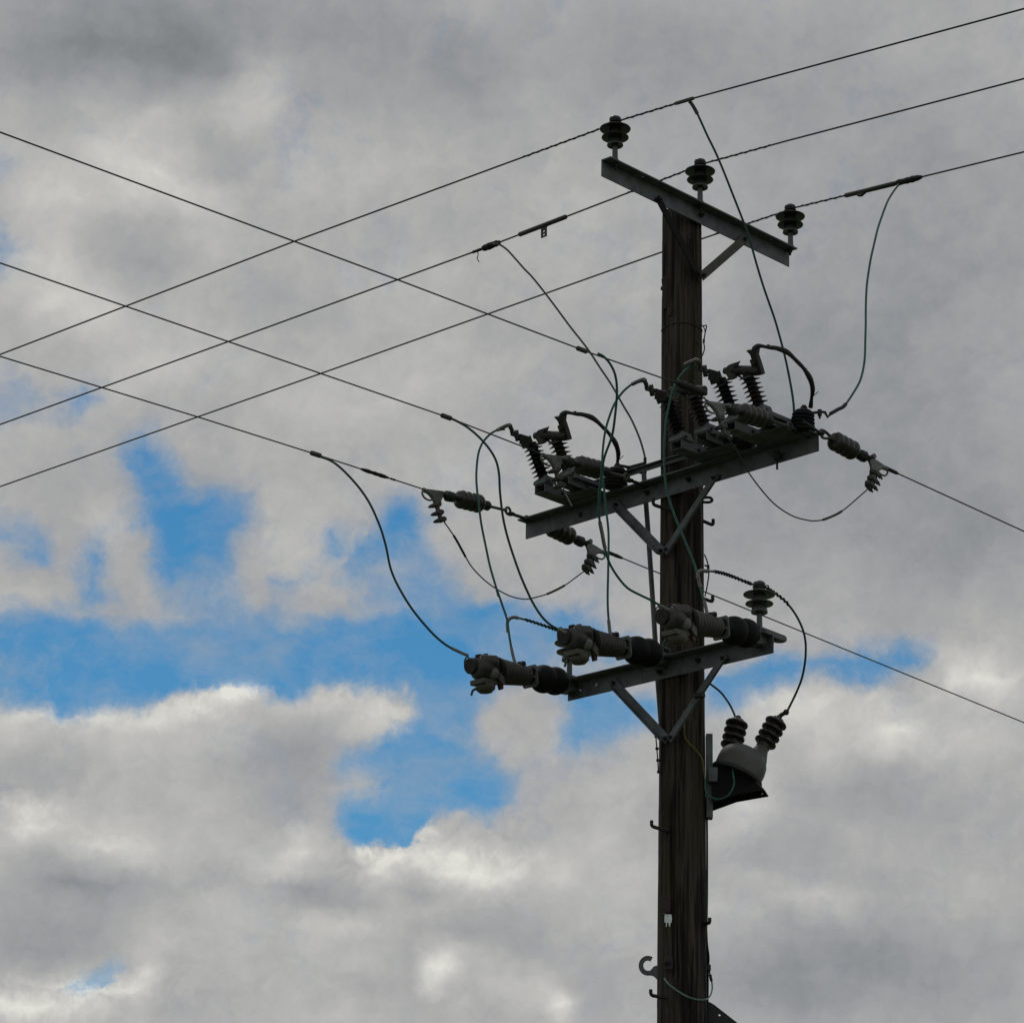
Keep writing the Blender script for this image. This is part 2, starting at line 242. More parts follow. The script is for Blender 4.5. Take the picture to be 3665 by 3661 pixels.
sun_d = bpy.data.lights.new('sun', 'SUN')
sun_d.energy, sun_d.angle, sun_d.color = SUN_STRENGTH, radians(12), (1.0, 0.95, 0.88)
sun = bpy.data.objects.new('sun', sun_d)
C.objects.link(sun)
sdir = Vector((sin(SUN_AZ) * cos(SUN_EL), cos(SUN_AZ) * cos(SUN_EL), sin(SUN_EL)))
sun.rotation_euler = (-sdir).to_track_quat('-Z', 'Y').to_euler()
sun.location = (0, 0, 40)
scene.view_settings.view_transform = 'Standard'
scene.view_settings.look = 'None'
scene.view_settings.gamma = 1.0
scene.view_settings.exposure = 0.0
scene.view_settings.use_curve_mapping = False

# ------------------------------------------------------------------ materials
MATS = {}
def mat(name, col, rough=0.6, metal=0.0, var=0.25, scale=30.0, bump=0.15, second=None, spec=0.5, stretch=(1, 1, 1)):
    m = bpy.data.materials.new(name)
    m.use_nodes = True
    nt = m.node_tree
    b = nt.nodes['Principled BSDF']
    tc = nt.nodes.new('ShaderNodeTexCoord')
    mp = nt.nodes.new('ShaderNodeMapping')
    mp.inputs['Scale'].default_value = stretch
    nz = nt.nodes.new('ShaderNodeTexNoise')
    nz.inputs['Scale'].default_value = scale
    nz.inputs['Detail'].default_value = 6
    nz.inputs['Roughness'].default_value = 0.65
    nt.links.new(tc.outputs['Object'], mp.inputs['Vector'])
    nt.links.new(mp.outputs['Vector'], nz.inputs['Vector'])
    rp = nt.nodes.new('ShaderNodeValToRGB')
    s = second or tuple(c * (1 - var) for c in col)
    rp.color_ramp.elements[0].position, rp.color_ramp.elements[1].position = 0.36, 0.64
    rp.color_ramp.elements[0].color = (*s, 1)
    rp.color_ramp.elements[1].color = (*[min(1, c * (1 + var)) for c in col], 1)
    nt.links.new(nz.outputs['Fac'], rp.inputs['Fac'])
    nt.links.new(rp.outputs['Color'], b.inputs['Base Color'])
    b.inputs['Roughness'].default_value = rough
    b.inputs['Metallic'].default_value = metal
    b.inputs['Specular IOR Level'].default_value = spec
    mr = nt.nodes.new('ShaderNodeMapRange')
    mr.inputs['To Min'].default_value, mr.inputs['To Max'].default_value = max(0.05, rough - 0.12), min(1, rough + 0.12)
    nt.links.new(nz.outputs['Fac'], mr.inputs['Value'])
    nt.links.new(mr.outputs['Result'], b.inputs['Roughness'])
    if bump:
        bp = nt.nodes.new('ShaderNodeBump')
        bp.inputs['Strength'].default_value = bump
        bp.inputs['Distance'].default_value = 0.004
        nt.links.new(nz.outputs['Fac'], bp.inputs['Height'])
        nt.links.new(bp.outputs['Normal'], b.inputs['Normal'])
    MATS[name] = m
    return m

mat('galvanised_steel', (0.092, 0.105, 0.109), 0.55, 0.0, 0.38, 13, 0.12)
mat('weathered_steel', (0.069, 0.067, 0.060), 0.7, 0.0, 0.3, 14, 0.2)
mat('dark_steel', (0.018, 0.018, 0.018), 0.65, 0.0, 0.35, 30, 0.2)
mat('rusty_steel', (0.037, 0.025, 0.019), 0.8, 0.0, 0.4, 40, 0.3)
mat('cast_aluminium', (0.136, 0.140, 0.133), 0.5, 0.0, 0.25, 40, 0.15)
mat('tinned_copper', (0.176, 0.172, 0.160), 0.5, 0.0, 0.25, 35, 0.2)
mat('black_polymer', (0.007, 0.007, 0.008), 0.7, 0.0, 0.3, 20, 0.05, spec=0.25)
mat('brown_polymer', (0.015, 0.010, 0.009), 0.5, 0.0, 0.3, 20, 0.05)
mat('dark_porcelain', (0.025, 0.026, 0.025), 0.24, 0.0, 0.25, 18, 0.03)
mat('grey_porcelain', (0.051, 0.052, 0.049), 0.3, 0.0, 0.25, 18, 0.04)
mat('brown_porcelain', (0.030, 0.025, 0.023), 0.28, 0.0, 0.25, 18, 0.03)
mat('aluminium_conductor', (0.024, 0.025, 0.025), 0.6, 0.0, 0.3, 60, 0.2)
mat('green_insulation', (0.010, 0.100, 0.078), 0.5, 0.0, 0.3, 12, 0.05)
mat('dark_green_insulation', (0.010, 0.055, 0.043), 0.55, 0.0, 0.3, 12, 0.05)
mat('grey_green_insulation', (0.05, 0.062, 0.058), 0.55, 0.0, 0.3, 12, 0.05)
mat('earth_insulation', (0.12, 0.13, 0.02), 0.55, 0.0, 0.3, 12, 0.05)
mat('pale_green_insulation', (0.14, 0.27, 0.23), 0.55, 0.0, 0.3, 12, 0.05)
mat('black_tape', (0.011, 0.011, 0.010), 0.75, 0.0, 0.3, 60, 0.6)
mat('moulded_grey', (0.039, 0.036, 0.031), 0.45, 0.0, 0.5, 30, 0.25)
mat('ribbed_grey', (0.040, 0.037, 0.032), 0.55, 0.0, 0.5, 26, 0.2)
mat('beige_moulding', (0.078, 0.072, 0.057), 0.6, 0.0, 0.25, 25, 0.1)
mat('resin', (0.085, 0.086, 0.081), 0.6, 0.0, 0.15, 10, 0.05)
mat('sensor_shell', (0.036, 0.037, 0.027), 0.55, 0.0, 0.25, 25, 0.1)
mat('white_label', (0.75, 0.83, 0.82), 0.4, 0.0, 0.08, 25, 0.02)
mat('strap_copper', (0.018, 0.017, 0.015), 0.55, 0.0, 0.3, 60, 0.4)
mat('shade_black_steel', (0.008, 0.008, 0.008), 0.75, 0.0, 0.4, 20, 0.1, spec=0.2)  # near-black steel: shade of left top brace and bracket hollow put into the colour
mat('red_moulding', (0.05, 0.018, 0.013), 0.6, 0.0, 0.25, 25, 0.1)
mat('grass_field', (0.075, 0.095, 0.035), 0.9, 0.0, 0.4, 0.6, 0.5)

def wood():
    m = bpy.data.materials.new('creosoted_wood')
    m.use_nodes = True
    nt = m.node_tree
    N, L = nt.nodes, nt.links
    b = N['Principled BSDF']
    tc = N.new('ShaderNodeTexCoord')
    def nz(scale, stretch, detail=8, rough=0.7):
        mp = N.new('ShaderNodeMapping'); mp.inputs['Scale'].default_value = stretch
        n = N.new('ShaderNodeTexNoise'); n.inputs['Scale'].default_value = scale
        n.inputs['Detail'].default_value = detail; n.inputs['Roughness'].default_value = rough
        L.new(tc.outputs['Object'], mp.inputs['Vector']); L.new(mp.outputs['Vector'], n.inputs['Vector'])
        return n
    grain = nz(55, (1, 1, 0.035)); crack = nz(21, (1, 1, 0.045), 6, 0.62); patch = nz(2.2, (1, 1, 0.6), 4, 0.55); fine = nz(160, (1, 1, 0.05), 3, 0.6)
    r1 = N.new('ShaderNodeValToRGB')
    e = r1.color_ramp.elements
    e[0].position, e[0].color = 0.34, (0.022, 0.017, 0.013, 1)
    e[1].position, e[1].color = 0.66, (0.098, 0.082, 0.064, 1)
    L.new(grain.outputs['Fac'], r1.inputs['Fac'])
    r2 = N.new('ShaderNodeValToRGB')
    e = r2.color_ramp.elements
    e[0].position, e[0].color = 0.43, (0.10, 0.09, 0.08, 1)
    e[1].position, e[1].color = 0.50, (1, 1, 1, 1)
    L.new(crack.outputs['Fac'], r2.inputs['Fac'])
    mx = N.new('ShaderNodeMix'); mx.data_type = 'RGBA'; mx.blend_type = 'MULTIPLY'; mx.inputs['Factor'].default_value = 0.85
    L.new(r1.outputs['Color'], mx.inputs['A']); L.new(r2.outputs['Color'], mx.inputs['B'])
    r3 = N.new('ShaderNodeValToRGB')                    # algae bloom on the weathered timber
    e = r3.color_ramp.elements
    e[0].position, e[0].color = 0.5, (0, 0, 0, 1)
    e[1].position, e[1].color = 0.72, (0.7, 0.7, 0.7, 1)
    L.new(patch.outputs['Fac'], r3.inputs['Fac'])
    mg = N.new('ShaderNodeMix'); mg.data_type = 'RGBA'
    mg.inputs['B'].default_value = (0.045, 0.045, 0.020, 1)
    L.new(r3.outputs['Color'], mg.inputs['Factor']); L.new(mx.outputs['Result'], mg.inputs['A'])
    L.new(mg.outputs['Result'], b.inputs['Base Color'])
    b.inputs['Roughness'].default_value = 0.85
    b.inputs['Specular IOR Level'].default_value = 0.2
    ad = N.new('ShaderNodeMath'); ad.operation = 'ADD'
    L.new(grain.outputs['Fac'], ad.inputs[0]); L.new(fine.outputs['Fac'], ad.inputs[1])
    bp = N.new('ShaderNodeBump'); bp.inputs['Strength'].default_value = 0.7; bp.inputs['Distance'].default_value = 0.006
    L.new(ad.outputs['Value'], bp.inputs['Height']); L.new(bp.outputs['Normal'], b.inputs['Normal'])
    MATS['creosoted_wood'] = m
wood()

# ------------------------------------------------------------------ helpers
def smooth(pts, n=8):
    """Catmull-Rom through the points"""
    P = [Vector(p) for p in pts]
    if len(P) < 3:
        return [P[0].lerp(P[-1], i / n) for i in range(n + 1)]
    P = [P[0] * 2 - P[1]] + P + [P[-1] * 2 - P[-2]]
    out = []
    for i in range(1, len(P) - 2):
        a, b, c, d = P[i - 1:i + 3]
        for k in range(n):
            t = k / n
            out.append(0.5 * ((2 * b) + (c - a) * t + (2 * a - 5 * b + 4 * c - d) * t * t + (3 * b - a - 3 * c + d) * t ** 3))
    out.append(P[-2])
    return out

def basis(axis):
    a = Vector(axis).normalized()
    h = Vector((0, 0, 1)) if abs(a.z) < 0.9 else Vector((1, 0, 0))
    x = (h.cross(a)).normalized()
    return a, x, a.cross(x)

class MB:
    """collects shapes for ONE mesh object"""
    def __init__(s):
        s.v, s.f, s.sm = [], [], []
    def _add(s, vs, fs, sm):
        o = len(s.v)
        s.v += [Vector(v) for v in vs]
        s.f += [tuple(i + o for i in f) for f in fs]
        s.sm += [sm] * len(fs)
        return s
    def tube(s, pts, r, n=8, cap=True, ends=None):
        P = [Vector(p) for p in pts]
        vs, fs = [], []
        t0 = (P[1] - P[0]).normalized()
        _, x, y = basis(t0)
        for i, p in enumerate(P):
            t = (P[min(i + 1, len(P) - 1)] - P[max(i - 1, 0)]).normalized()
            x = (x - t * x.dot(t)).normalized(); y = t.cross(x)
            rr = r(i / (len(P) - 1)) if callable(r) else r
            for k in range(n):
                a = 2 * pi * k / n
                vs.append(p + (x * cos(a) + y * sin(a)) * rr)
        for i in range(len(P) - 1):
            for k in range(n):
                fs.append((i * n + k, i * n + (k + 1) % n, (i + 1) * n + (k + 1) % n, (i + 1) * n + k))
        s._add(vs, fs, True)
        if cap:
            b = len(s.v) - len(vs)
            s.f += [tuple(b + k for k in range(n))[::-1], tuple(b + (len(P) - 1) * n + k for k in range(n))]
            s.sm += [False, False]
        return s
    def lathe(s, prof, org, axis, n=28):
        """prof: list of (distance along axis, radius)"""
        a, x, y = basis(axis)
        org = Vector(org)
        vs, fs = [], []
        for (t, r) in prof:
            for k in range(n):
                q = 2 * pi * k / n
                vs.append(org + a * t + (x * cos(q) + y * sin(q)) * max(r, 1e-5))
        for i in range(len(prof) - 1):
            for k in range(n):
                fs.append((i * n + k, i * n + (k + 1) % n, (i + 1) * n + (k + 1) % n, (i + 1) * n + k))
        return s._add(vs, fs, True)
    def cyl(s, a, b, r, n=16, r2=None):
        a, b = Vector(a), Vector(b)
        h = (b - a).length
        r2 = r if r2 is None else r2
        e = min(0.12 * min(r, r2), 0.2 * h)
        s.lathe([(0, 0), (0, r - e), (e, r), (h - e, r2), (h, r2 - e), (h, 0)], a, b - a, n)
        return s
    def hexa(s, a, b, r):
        a, b = Vector(a), Vector(b)
        _, x, y = basis(b - a)
        vs = [p + (x * cos(pi * k / 3) + y * sin(pi * k / 3)) * r for p in (a, b) for k in range(6)]
        fs = [(k, (k + 1) % 6, 6 + (k + 1) % 6, 6 + k) for k in range(6)] + [(5, 4, 3, 2, 1, 0), (6, 7, 8, 9, 10, 11)]
        return s._add(vs, fs, False)
    def box(s, c, hx, hy, hz, X=(1, 0, 0), Y=(0, 1, 0), Z=(0, 0, 1), ch=0.12):
        """bevelled box with half sizes along its own axes"""
        c, X, Y, Z = Vector(c), Vector(X).normalized(), Vector(Y).normalized(), Vector(Z).normalized()
        e = ch * min(hx, hy, hz)
        bm = bmesh.new()
        bmesh.ops.create_cube(bm, size=2)
        for v in bm.verts:
            v.co = Vector((v.co.x * hx, v.co.y * hy, v.co.z * hz))
        if e > 0:
            bmesh.ops.bevel(bm, geom=list(bm.edges), offset=e, segments=1, affect='EDGES')
        bm.verts.index_update()
        vs = [c + X * v.co.x + Y * v.co.y + Z * v.co.z for v in bm.verts]
        fs = [tuple(v.index for v in f.verts) for f in bm.faces]
        bm.free()
        return s._add(vs, fs, False)
    def prism(s, outline, d):
        """outline: 3D points of a flat polygon, extruded by vector d (centred)"""
        d = Vector(d)
        P = [Vector(p) for p in outline]
        n = len(P)
        vs = [p - d * 0.5 for p in P] + [p + d * 0.5 for p in P]
        fs = [tuple(range(n))[::-1], tuple(range(n, 2 * n))] + [(k, (k + 1) % n, n + (k + 1) % n, n + k) for k in range(n)]
        return s._add(vs, fs, False)
    def holed(s, outline, holes, d):
        """flat polygon with round holes (centre, radius), extruded by d"""
        P = [Vector(p) for p in outline]; d = Vector(d)
        nrm = d.normalized()
        X = (P[1] - P[0]).normalized(); Y = nrm.cross(X)
        o = P[0]
        bm = bmesh.new()
        loops = [[((p - o).dot(X), (p - o).dot(Y)) for p in P]]
        for (c, r) in holes:
            c = Vector(c) - o
            loops.append([(c.dot(X) + r * cos(2 * pi * k / 12), c.dot(Y) + r * sin(2 * pi * k / 12)) for k in range(12)])
        edges = []
        for lp in loops:
            vv = [bm.verts.new((x, y, 0)) for x, y in lp]
            edges += [bm.edges.new((vv[i], vv[(i + 1) % len(vv)])) for i in range(len(vv))]
        bmesh.ops.triangle_fill(bm, use_beauty=True, use_dissolve=False, edges=edges)
        top = bmesh.ops.extrude_face_region(bm, geom=list(bm.faces))
        for g in top['geom']:
            if isinstance(g, bmesh.types.BMVert):
                g.co.z += d.length
        bm.verts.index_update()
        vs = [o + X * v.co.x + Y * v.co.y + nrm * (v.co.z - d.length / 2) for v in bm.verts]
        fs = [tuple(v.index for v in f.verts) for f in bm.faces]
        bm.free()
        return s._add(vs, fs, False)
    def ribbon(s, pts, wid, thick):
        """flat strap; wid: list of width vectors per point"""
        P = [Vector(p) for p in pts]
        vs, fs = [], []
        for i, p in enumerate(P):
            t = (P[min(i + 1, len(P) - 1)] - P[max(i - 1, 0)]).normalized()
            w = Vector(wid[i]); w = w - t * w.dot(t)
            n = t.cross(w).normalized() * thick * 0.5
            vs += [p - w / 2 - n, p + w / 2 - n, p + w / 2 + n, p - w / 2 + n]
        for i in range(len(P) - 1):
            for k in range(4):
                fs.append((i * 4 + k, i * 4 + (k + 1) % 4, i * 4 + 4 + (k + 1) % 4, i * 4 + 4 + k))
        m = (len(P) - 1) * 4
        fs += [(3, 2, 1, 0), (m, m + 1, m + 2, m + 3)]
        return s._add(vs, fs, False)
    def build(s, name, material, parent=None):
        o0 = parent_origin(parent) if parent else (s.v[0].copy() if getattr(s, 'org', None) is None else s.org)
        me = bpy.data.meshes.new(name)
        me.from_pydata([v - o0 for v in s.v], [], s.f)
        me.polygons.foreach_set('use_smooth', s.sm)
        me.materials.append(MATS[material])
        bm = bmesh.new(); bm.from_mesh(me)
        bmesh.ops.recalc_face_normals(bm, faces=bm.faces)
        bm.to_mesh(me); bm.free()
        try:
            me.set_sharp_from_angle(angle=radians(42))
        except Exception:
            pass
        o = bpy.data.objects.new(name, me)
        C.objects.link(o)
        if parent:
            o.parent = parent
        else:
            o.location = o0
        return o

def parent_origin(p):
    v = Vector((0, 0, 0))
    while p is not None:
        v += p.location
        p = p.parent
    return v

def tag(o, label=None, cat=None, group=None, kind=None):
    if label: o['label'] = label
    if cat: o['category'] = cat
    if group: o['group'] = group
    if kind: o['kind'] = kind
    return o

def thing(name, loc, label, cat, group=None):
    o = bpy.data.objects.new(name, None)
    o.empty_display_size = 0.1
    C.objects.link(o)
    o.location = Vector(loc)
    return tag(o, label, cat, group)

def kids(o):
    return [c for c in C.objects if c.parent == o]

def copy_tree(o, parent=None, skip=()):
    c = o.copy()
    C.objects.link(c)
    c.parent = parent
    for k in kids(o):
        if k.name.split('.')[0] not in skip:
            copy_tree(k, c, skip)
    return c

def place(o, loc, X, Y, Z):
    """stand a thing built about its own origin at loc, its x axis along X and its z axis along Z"""
    Z = Vector(Z).normalized(); X = Vector(X); X = (X - Z * X.dot(Z)).normalized(); Y = Z.cross(X)
    m = Matrix(((X.x, Y.x, Z.x), (X.y, Y.y, Z.y), (X.z, Y.z, Z.z)))
    o.location = Vector(loc)
    o.rotation_euler = m.to_euler()

class Frame:
    """a crossarm's own directions: s along the arm, n out from its face, z up"""
    def __init__(f, deg):
        f.d = Vector((cos(radians(deg)), sin(radians(deg)), 0))
        f.n = Vector((f.d.y, -f.d.x, 0))
        if f.n.y > 0: f.n = -f.n
    def __call__(f, s, n, z):
        return f.d * s + f.n * n + Vector((0, 0, z))
TOP, MID, LOW = Frame(47.0), Frame(-44.5), Frame(-42.0)

# survey: direction of a sighted point (1932-unit plan of the view), met with a known vertical plane
def sight(u, v):
    u, v = u * 1.897, v * 1.897
    return (FWD * FPX + RGT * (u - 1832.5) - UPV * (v - 1830.5)).normalized()
def on_plane(u, v, p, n):
    d = sight(u, v); n = Vector(n)
    return CAM + d * ((Vector(p) - CAM).dot(n) / d.dot(n))
def at(u, v, Y):
    return on_plane(u, v, (0, Y, 0), (0, 1, 0))
def run(pts, Y0, Y1, power=1.0):
    """points along a hanging lead whose distance goes from Y0 to Y1 along its length"""
    L = [0]
    for a, b in zip(pts, pts[1:]):
        L.append(L[-1] + math.hypot(b[0] - a[0], b[1] - a[1]))
    return [at(u, v, Y0 + (Y1 - Y0) * (l / L[-1]) ** power) for (u, v), l in zip(pts, L)]

def bolt(mb, p, axis, r=0.011, h=0.012, shank=0.0):
    a = Vector(axis).normalized()
    mb.hexa(Vector(p), Vector(p) + a * h, r)
    if shank:
        mb.cyl(Vector(p) + a * h, Vector(p) + a * (h + shank), r * 0.5, 8)
    return mb

# ------------------------------------------------------------------ ground
g = MB()
g.v = [Vector((900 * cos(2 * pi * k / 96), 900 * sin(2 * pi * k / 96), 0)) for k in range(96)]
g.f, g.sm = [tuple(range(96))], [False]
g.org = Vector((0, 0, 0))
tag(g.build('ground', 'grass_field'), kind='structure')

# ------------------------------------------------------------------ the pole
def pole_r(z):
    return 0.1117 + (10.0 - z) * 0.0049
pole = thing('utility_pole', (0, 0, 0), 'tall weathered wooden pole carrying three steel crossarms', 'utility pole')
def make_shaft():
    mb = MB()
    n, rows, top = 132, 640, 10.108
    for i in range(rows + 1):
        z = -0.3 + (top + 0.3) * i / rows
        for k in range(n):
            a = 2 * pi * k / n
            c, s = cos(a), sin(a)
            r = pole_r(z)
            q = noise.noise(Vector((c * 3.1, s * 3.1, z * 0.25)))
            w = 0.035 * noise.noise(Vector((c * 2, s * 2, z * 1.3)))
            a2 = a + w
            f = noise.noise(Vector((cos(a2) * 8.5, sin(a2) * 8.5, z * 0.55 + 7)))
            f2 = noise.noise(Vector((cos(a2) * 17, sin(a2) * 17, z * 1.3 + 31)))
            cut = max(0, 0.16 - abs(f)) / 0.16 * max(0, noise.noise(Vector((c * 2, s * 2, z * 0.9 + 3))) + 0.35)
            cut2 = max(0, 0.14 - abs(f2)) / 0.14
            r += 0.003 * q - 0.013 * cut - 0.004 * cut2 + 0.0015 * f2
            mb.v.append(Vector((r * c, r * s, z)))
    for i in range(rows):
        for k in range(n):
            mb.f.append((i * n + k, i * n + (k + 1) % n, (i + 1) * n + (k + 1) % n, (i + 1) * n + k))
    mb.f.append(tuple(rows * n + k for k in range(n)))
    mb.sm = [True] * len(mb.f)
    return mb
make_shaft().build('shaft', 'creosoted_wood', pole)
# climbing steps: cranked round bars screwed into the timber
for (a, b, c, Y0, Y1) in (((1264, 962.6), (1232, 952), (1233, 940), -0.10, -0.16), ((1325, 982.4), (1345.6, 991.2), (1345.6, 979.5), 0.0, -0.02),
                      ((1326, 1129), (1345, 1135.5), (1344.4, 1124), 0.0, -0.02), ((1261, 1567.7), (1229, 1558.3), (1229.6, 1547.7), -0.10, -0.16),
                      ((1256, 1881.7), (1228, 1877), (1227.6, 1866), -0.11, -0.17), ((1329, 1742), (1338.9, 1740.6), (1339.1, 1731), -0.03, -0.1)):
    A, B, D = at(*a, Y0), at(*b, Y1), at(*c, Y1)
    k = 0.012
    p = [A, B + (A - B).normalized() * k, B + ((A - B).normalized() + (D - B).normalized()) * k * 0.3, B + (D - B).normalized() * k, D]
    MB().tube(p, 0.0098, 10).build('step', 'dark_steel', pole)
E1 = [at(1322, 940, -0.03), at(1338, 938.5, -0.04), at(1343.5, 943.5, -0.04), at(1338, 947.5, -0.04), at(1322, 947, -0.03)]
MB().tube(smooth(E1, 5), 0.0085, 8).build('eye_bolt', 'dark_steel', pole)
# flat pigtail hook on the left flank
def hook():
    def q(x, y): return at(1212.4 + 0.1532 * x, 1634.2 + 0.1532 * y, -0.03)
    cx, cy = 64, 1220
    outer = [(cx + 113 * cos(radians(t)), cy + 121 * sin(radians(t))) for t in range(-58, -276, -14)]
    inner = [(cx + 55 * cos(radians(t)), cy + 64 * sin(radians(t))) for t in range(-262, -50, 14)]
    pts = outer + [(105, 1340), (140, 1352), (180, 1392), (240, 1392), (240, 1215), (172, 1220), (135, 1232), (112, 1262), (88, 1284)] + inner
    return [q(*p) for p in pts]
MB().prism(hook(), (0, 0.010, 0)).build('hook', 'galvanised_steel', pole)
def q9(x, y, Y): return at(1212.4 + 0.1532 * x, 1634.2 + 0.1532 * y, Y)
W = MB()
W.box(q9(318, 1195, -0.137), 0.024, 0.005, 0.032, (0.93, -0.3, 0), (0.3, 0.93, 0), (0, 0, 1))
W.build('square_washer', 'dark_steel', pole)
b_ = MB(); bolt(b_, q9(300, 1180, -0.142), (-0.3, -0.95, 0), 0.016, 0.014, 0.02); b_.build('bolt', 'dark_steel', pole)
W = MB(); W.box(q9(292, 468, -0.128), 0.0245, 0.006, 0.044, (0.93, -0.36, 0), (0.36, 0.93, 0)); W.build('cover_plate', 'rusty_steel', pole)
lab = MB().holed([q9(x, y, -0.131) for x, y in ((270, 600), (285, 588), (355, 592), (362, 640), (358, 688), (345, 688), (338, 742), (328, 742), (318, 690), (303, 690), (296, 742), (286, 742), (290, 690), (268, 688))],
                 [(q9(308, 607, -0.131), 0.003)], (0, 0.0015, 0))
lab.build('tag', 'white_label', pole)
W = MB(); W.box(q9(266, 580, -0.130), 0.005, 0.004, 0.005); W.build('tag_clip', 'galvanised_steel', pole)
# bent cover strip high on the left flank, wire band and screws
def q10(x, y, Y): return at(1238.8 + 0.1365 * x, 448.1 + 0.13655 * y, Y)
MB().prism([q10(x, y, -0.07) for x, y in ((75, 590), (95, 560), (165, 520), (168, 620), (150, 870), (140, 990), (95, 1010), (88, 740), (62, 730), (66, 690), (84, 680))], (0.008, 0.014, 0)).build('cover_strip', 'rusty_steel', pole)
W = MB(); W.box(q10(185, 1030, -0.104), 0.009, 0.006, 0.022, (0.93, -0.5, 0), (0.5, 0.93, 0)); W.build('cover_plate', 'dark_steel', pole)
zb = q10(380, 1185, -0.115).z
MB().tube([(pole_r(zb) * 1.012 * cos(t), pole_r(zb) * 1.012 * sin(t), zb + 0.004 * sin(3 * t)) for t in [2 * pi * k / 40 for k in range(41)]], 0.003, 6).build('wire_band', 'rusty_steel', pole)
for x, y in ((150, 1450), (565, 1450), (450, 700), (345, 30), (455, 10)):
    b_ = MB(); bolt(b_, q10(x, y, -0.1 if 200 < x < 500 else -0.07), (-0.5 if x < 200 else (0.6 if x > 500 else 0), -1, 0), 0.009, 0.008); b_.build('screw', 'dark_steel', pole)
for x, y in ((790, 460), (800, 490)):
    b_ = MB(); bolt(b_, at(1202 + 0.13643 * x, 659 + 0.13643 * y, -0.1), (0.4, -1, 0), 0.012, 0.01); b_.build('bolt', 'dark_steel', pole)
st = [at(1237.4, 1389, -0.04), at(1239.3, 1412, -0.04), at(1241, 1434, -0.04), at(1242.3, 1456, -0.04)]
mb = MB(); mb.tube(st, 0.004, 6)
for p in st: mb.cyl(p + Vector((0.01, 0, 0)), p - Vector((0.008, 0, 0)), 0.008, 8)
mb.build('stud_strip', 'rusty_steel', pole)
# stay bracket at the bottom right
MB().holed([at(u, v, 0.02) for u, v in ((1322, 1884), (1336.5, 1889), (1346, 1894), (1391, 1929), (1440, 1966), (1442, 1985), (1322, 1985))], [(at(1357.5, 1914.5, 0.02), 0.0062)], (0, 0.012, 0)).build('stay_bracket', 'dark_steel', pole)

# ------------------------------------------------------------------ thin cables on the pole's right flank
def cable(name, pts, Y, r, material, label, cat, group=None, n=6):
    P = smooth([at(u, v, Y) for u, v in pts], n)
    return tag(MB().tube(P, r, 8).build(name, material), label, cat, group)
cable('earth_cable', [(1330, 1505), (1333.5, 1540), (1334.2, 1620), (1334, 1700), (1333, 1745), (1331.5, 1765), (1334.5, 1805), (1335.5, 1850), (1334.8, 1890), (1333, 1950), (1333, 2080)], -0.01, 0.0055, 'black_polymer',
      'black cable running down the right edge of the wooden pole', 'cable')
cable('earth_cable', [(1331, 1640), (1332.2, 1700), (1331, 1748), (1330, 1770), (1331.5, 1800), (1332.5, 1850), (1332, 1900), (1331.6, 1950), (1331, 2080)], -0.035, 0.0035, 'dark_green_insulation',
      'thin green cable beside the black cable low on the pole', 'cable')
t = thing('tail_lead', at(1253, 1845, -0.135), 'pale green lead looping from the pole front to its right edge', 'cable')
MB().tube(smooth([at(1253, 1845, -0.14), at(1264, 1858, -0.16), at(1290, 1876, -0.17), at(1312, 1884.5, -0.16), at(1330, 1885, -0.1), at(1339, 1879, -0.05), at(1343.6, 1866, -0.02), at(1343.2, 1852, -0.02)], 6), 0.0042, 8).build('lead', 'pale_green_insulation', t)
MB().tube(smooth([at(1343.2, 1853, -0.02), at(1339.5, 1838, -0.02), at(1337, 1822, -0.02), at(1337.5, 1805, -0.02), at(1334.5, 1780, -0.02), at(1333, 1750, -0.02)], 6), 0.0042, 8).build('black_lead', 'black_polymer', t)
mb = MB(); mb.cyl(at(1342.3, 1850, -0.02), at(1339.8, 1838, -0.02), 0.008, 10); mb.build('crimp', 'black_tape', t)
mb = MB(); mb.box(at(1337.6, 1825, -0.02), 0.010, 0.009, 0.016); mb.build('clamp', 'dark_steel', t)
t = thing('loose_wire', at(1326, 614.6, 0), 'loose twisted wire tail hanging on the pole below the top brace', 'wire')
MB().tube(smooth([at(1322, 612, -0.05), at(1327, 615, 0), at(1333, 614.8, 0), at(1330.5, 628, 0), at(1328.3, 640, 0), at(1327.6, 646, 0), at(1329.2, 656, 0), at(1327.5, 665, 0), at(1323.5, 674, -0.03)], 6), 0.0036, 8).build('wire', 'dark_steel', t)
MB().tube(smooth([at(1326, 615, 0.01), at(1330, 624, 0.01), at(1329, 640, 0.01)], 6), 0.003, 8).build('wire_end', 'dark_steel', t)
mb = MB(); mb.box(at(1327.9, 643.5, 0), 0.006, 0.006, 0.010); mb.build('clip', 'dark_steel', t)
t = thing('loose_wire', at(1330, 1048, 0), 'short dark wire clipped to the pole above the pale tee connector', 'wire')
MB().tube(smooth([at(1329, 1046, 0), at(1334, 1058, 0), at(1336.5, 1072, 0), at(1337.3, 1084, 0), at(1333.8, 1108, 0), at(1330, 1125, 0)], 6), 0.0038, 8).build('wire', 'dark_steel', t)
mb = MB(); mb.box(at(1336.3, 1070, 0), 0.007, 0.006, 0.012); mb.cyl(at(1329, 1066, 0), at(1336, 1069, 0), 0.005, 8); mb.build('clip', 'dark_steel', t)
t = thing('earth_lead', at(1291, 1363, -0.13), 'yellow and green earth lead curling from the pole into the transformer bracket', 'cable')
MB().tube(smooth([at(1289, 1340, -0.14), at(1291.2, 1363, -0.14), at(1292.8, 1392, -0.14), at(1310.6, 1412.4, -0.135), at(1325, 1433, -0.12), at(1330.1, 1469.5, -0.11)], 6), 0.0048, 8).build('yellow_lead', 'earth_insulation', t)
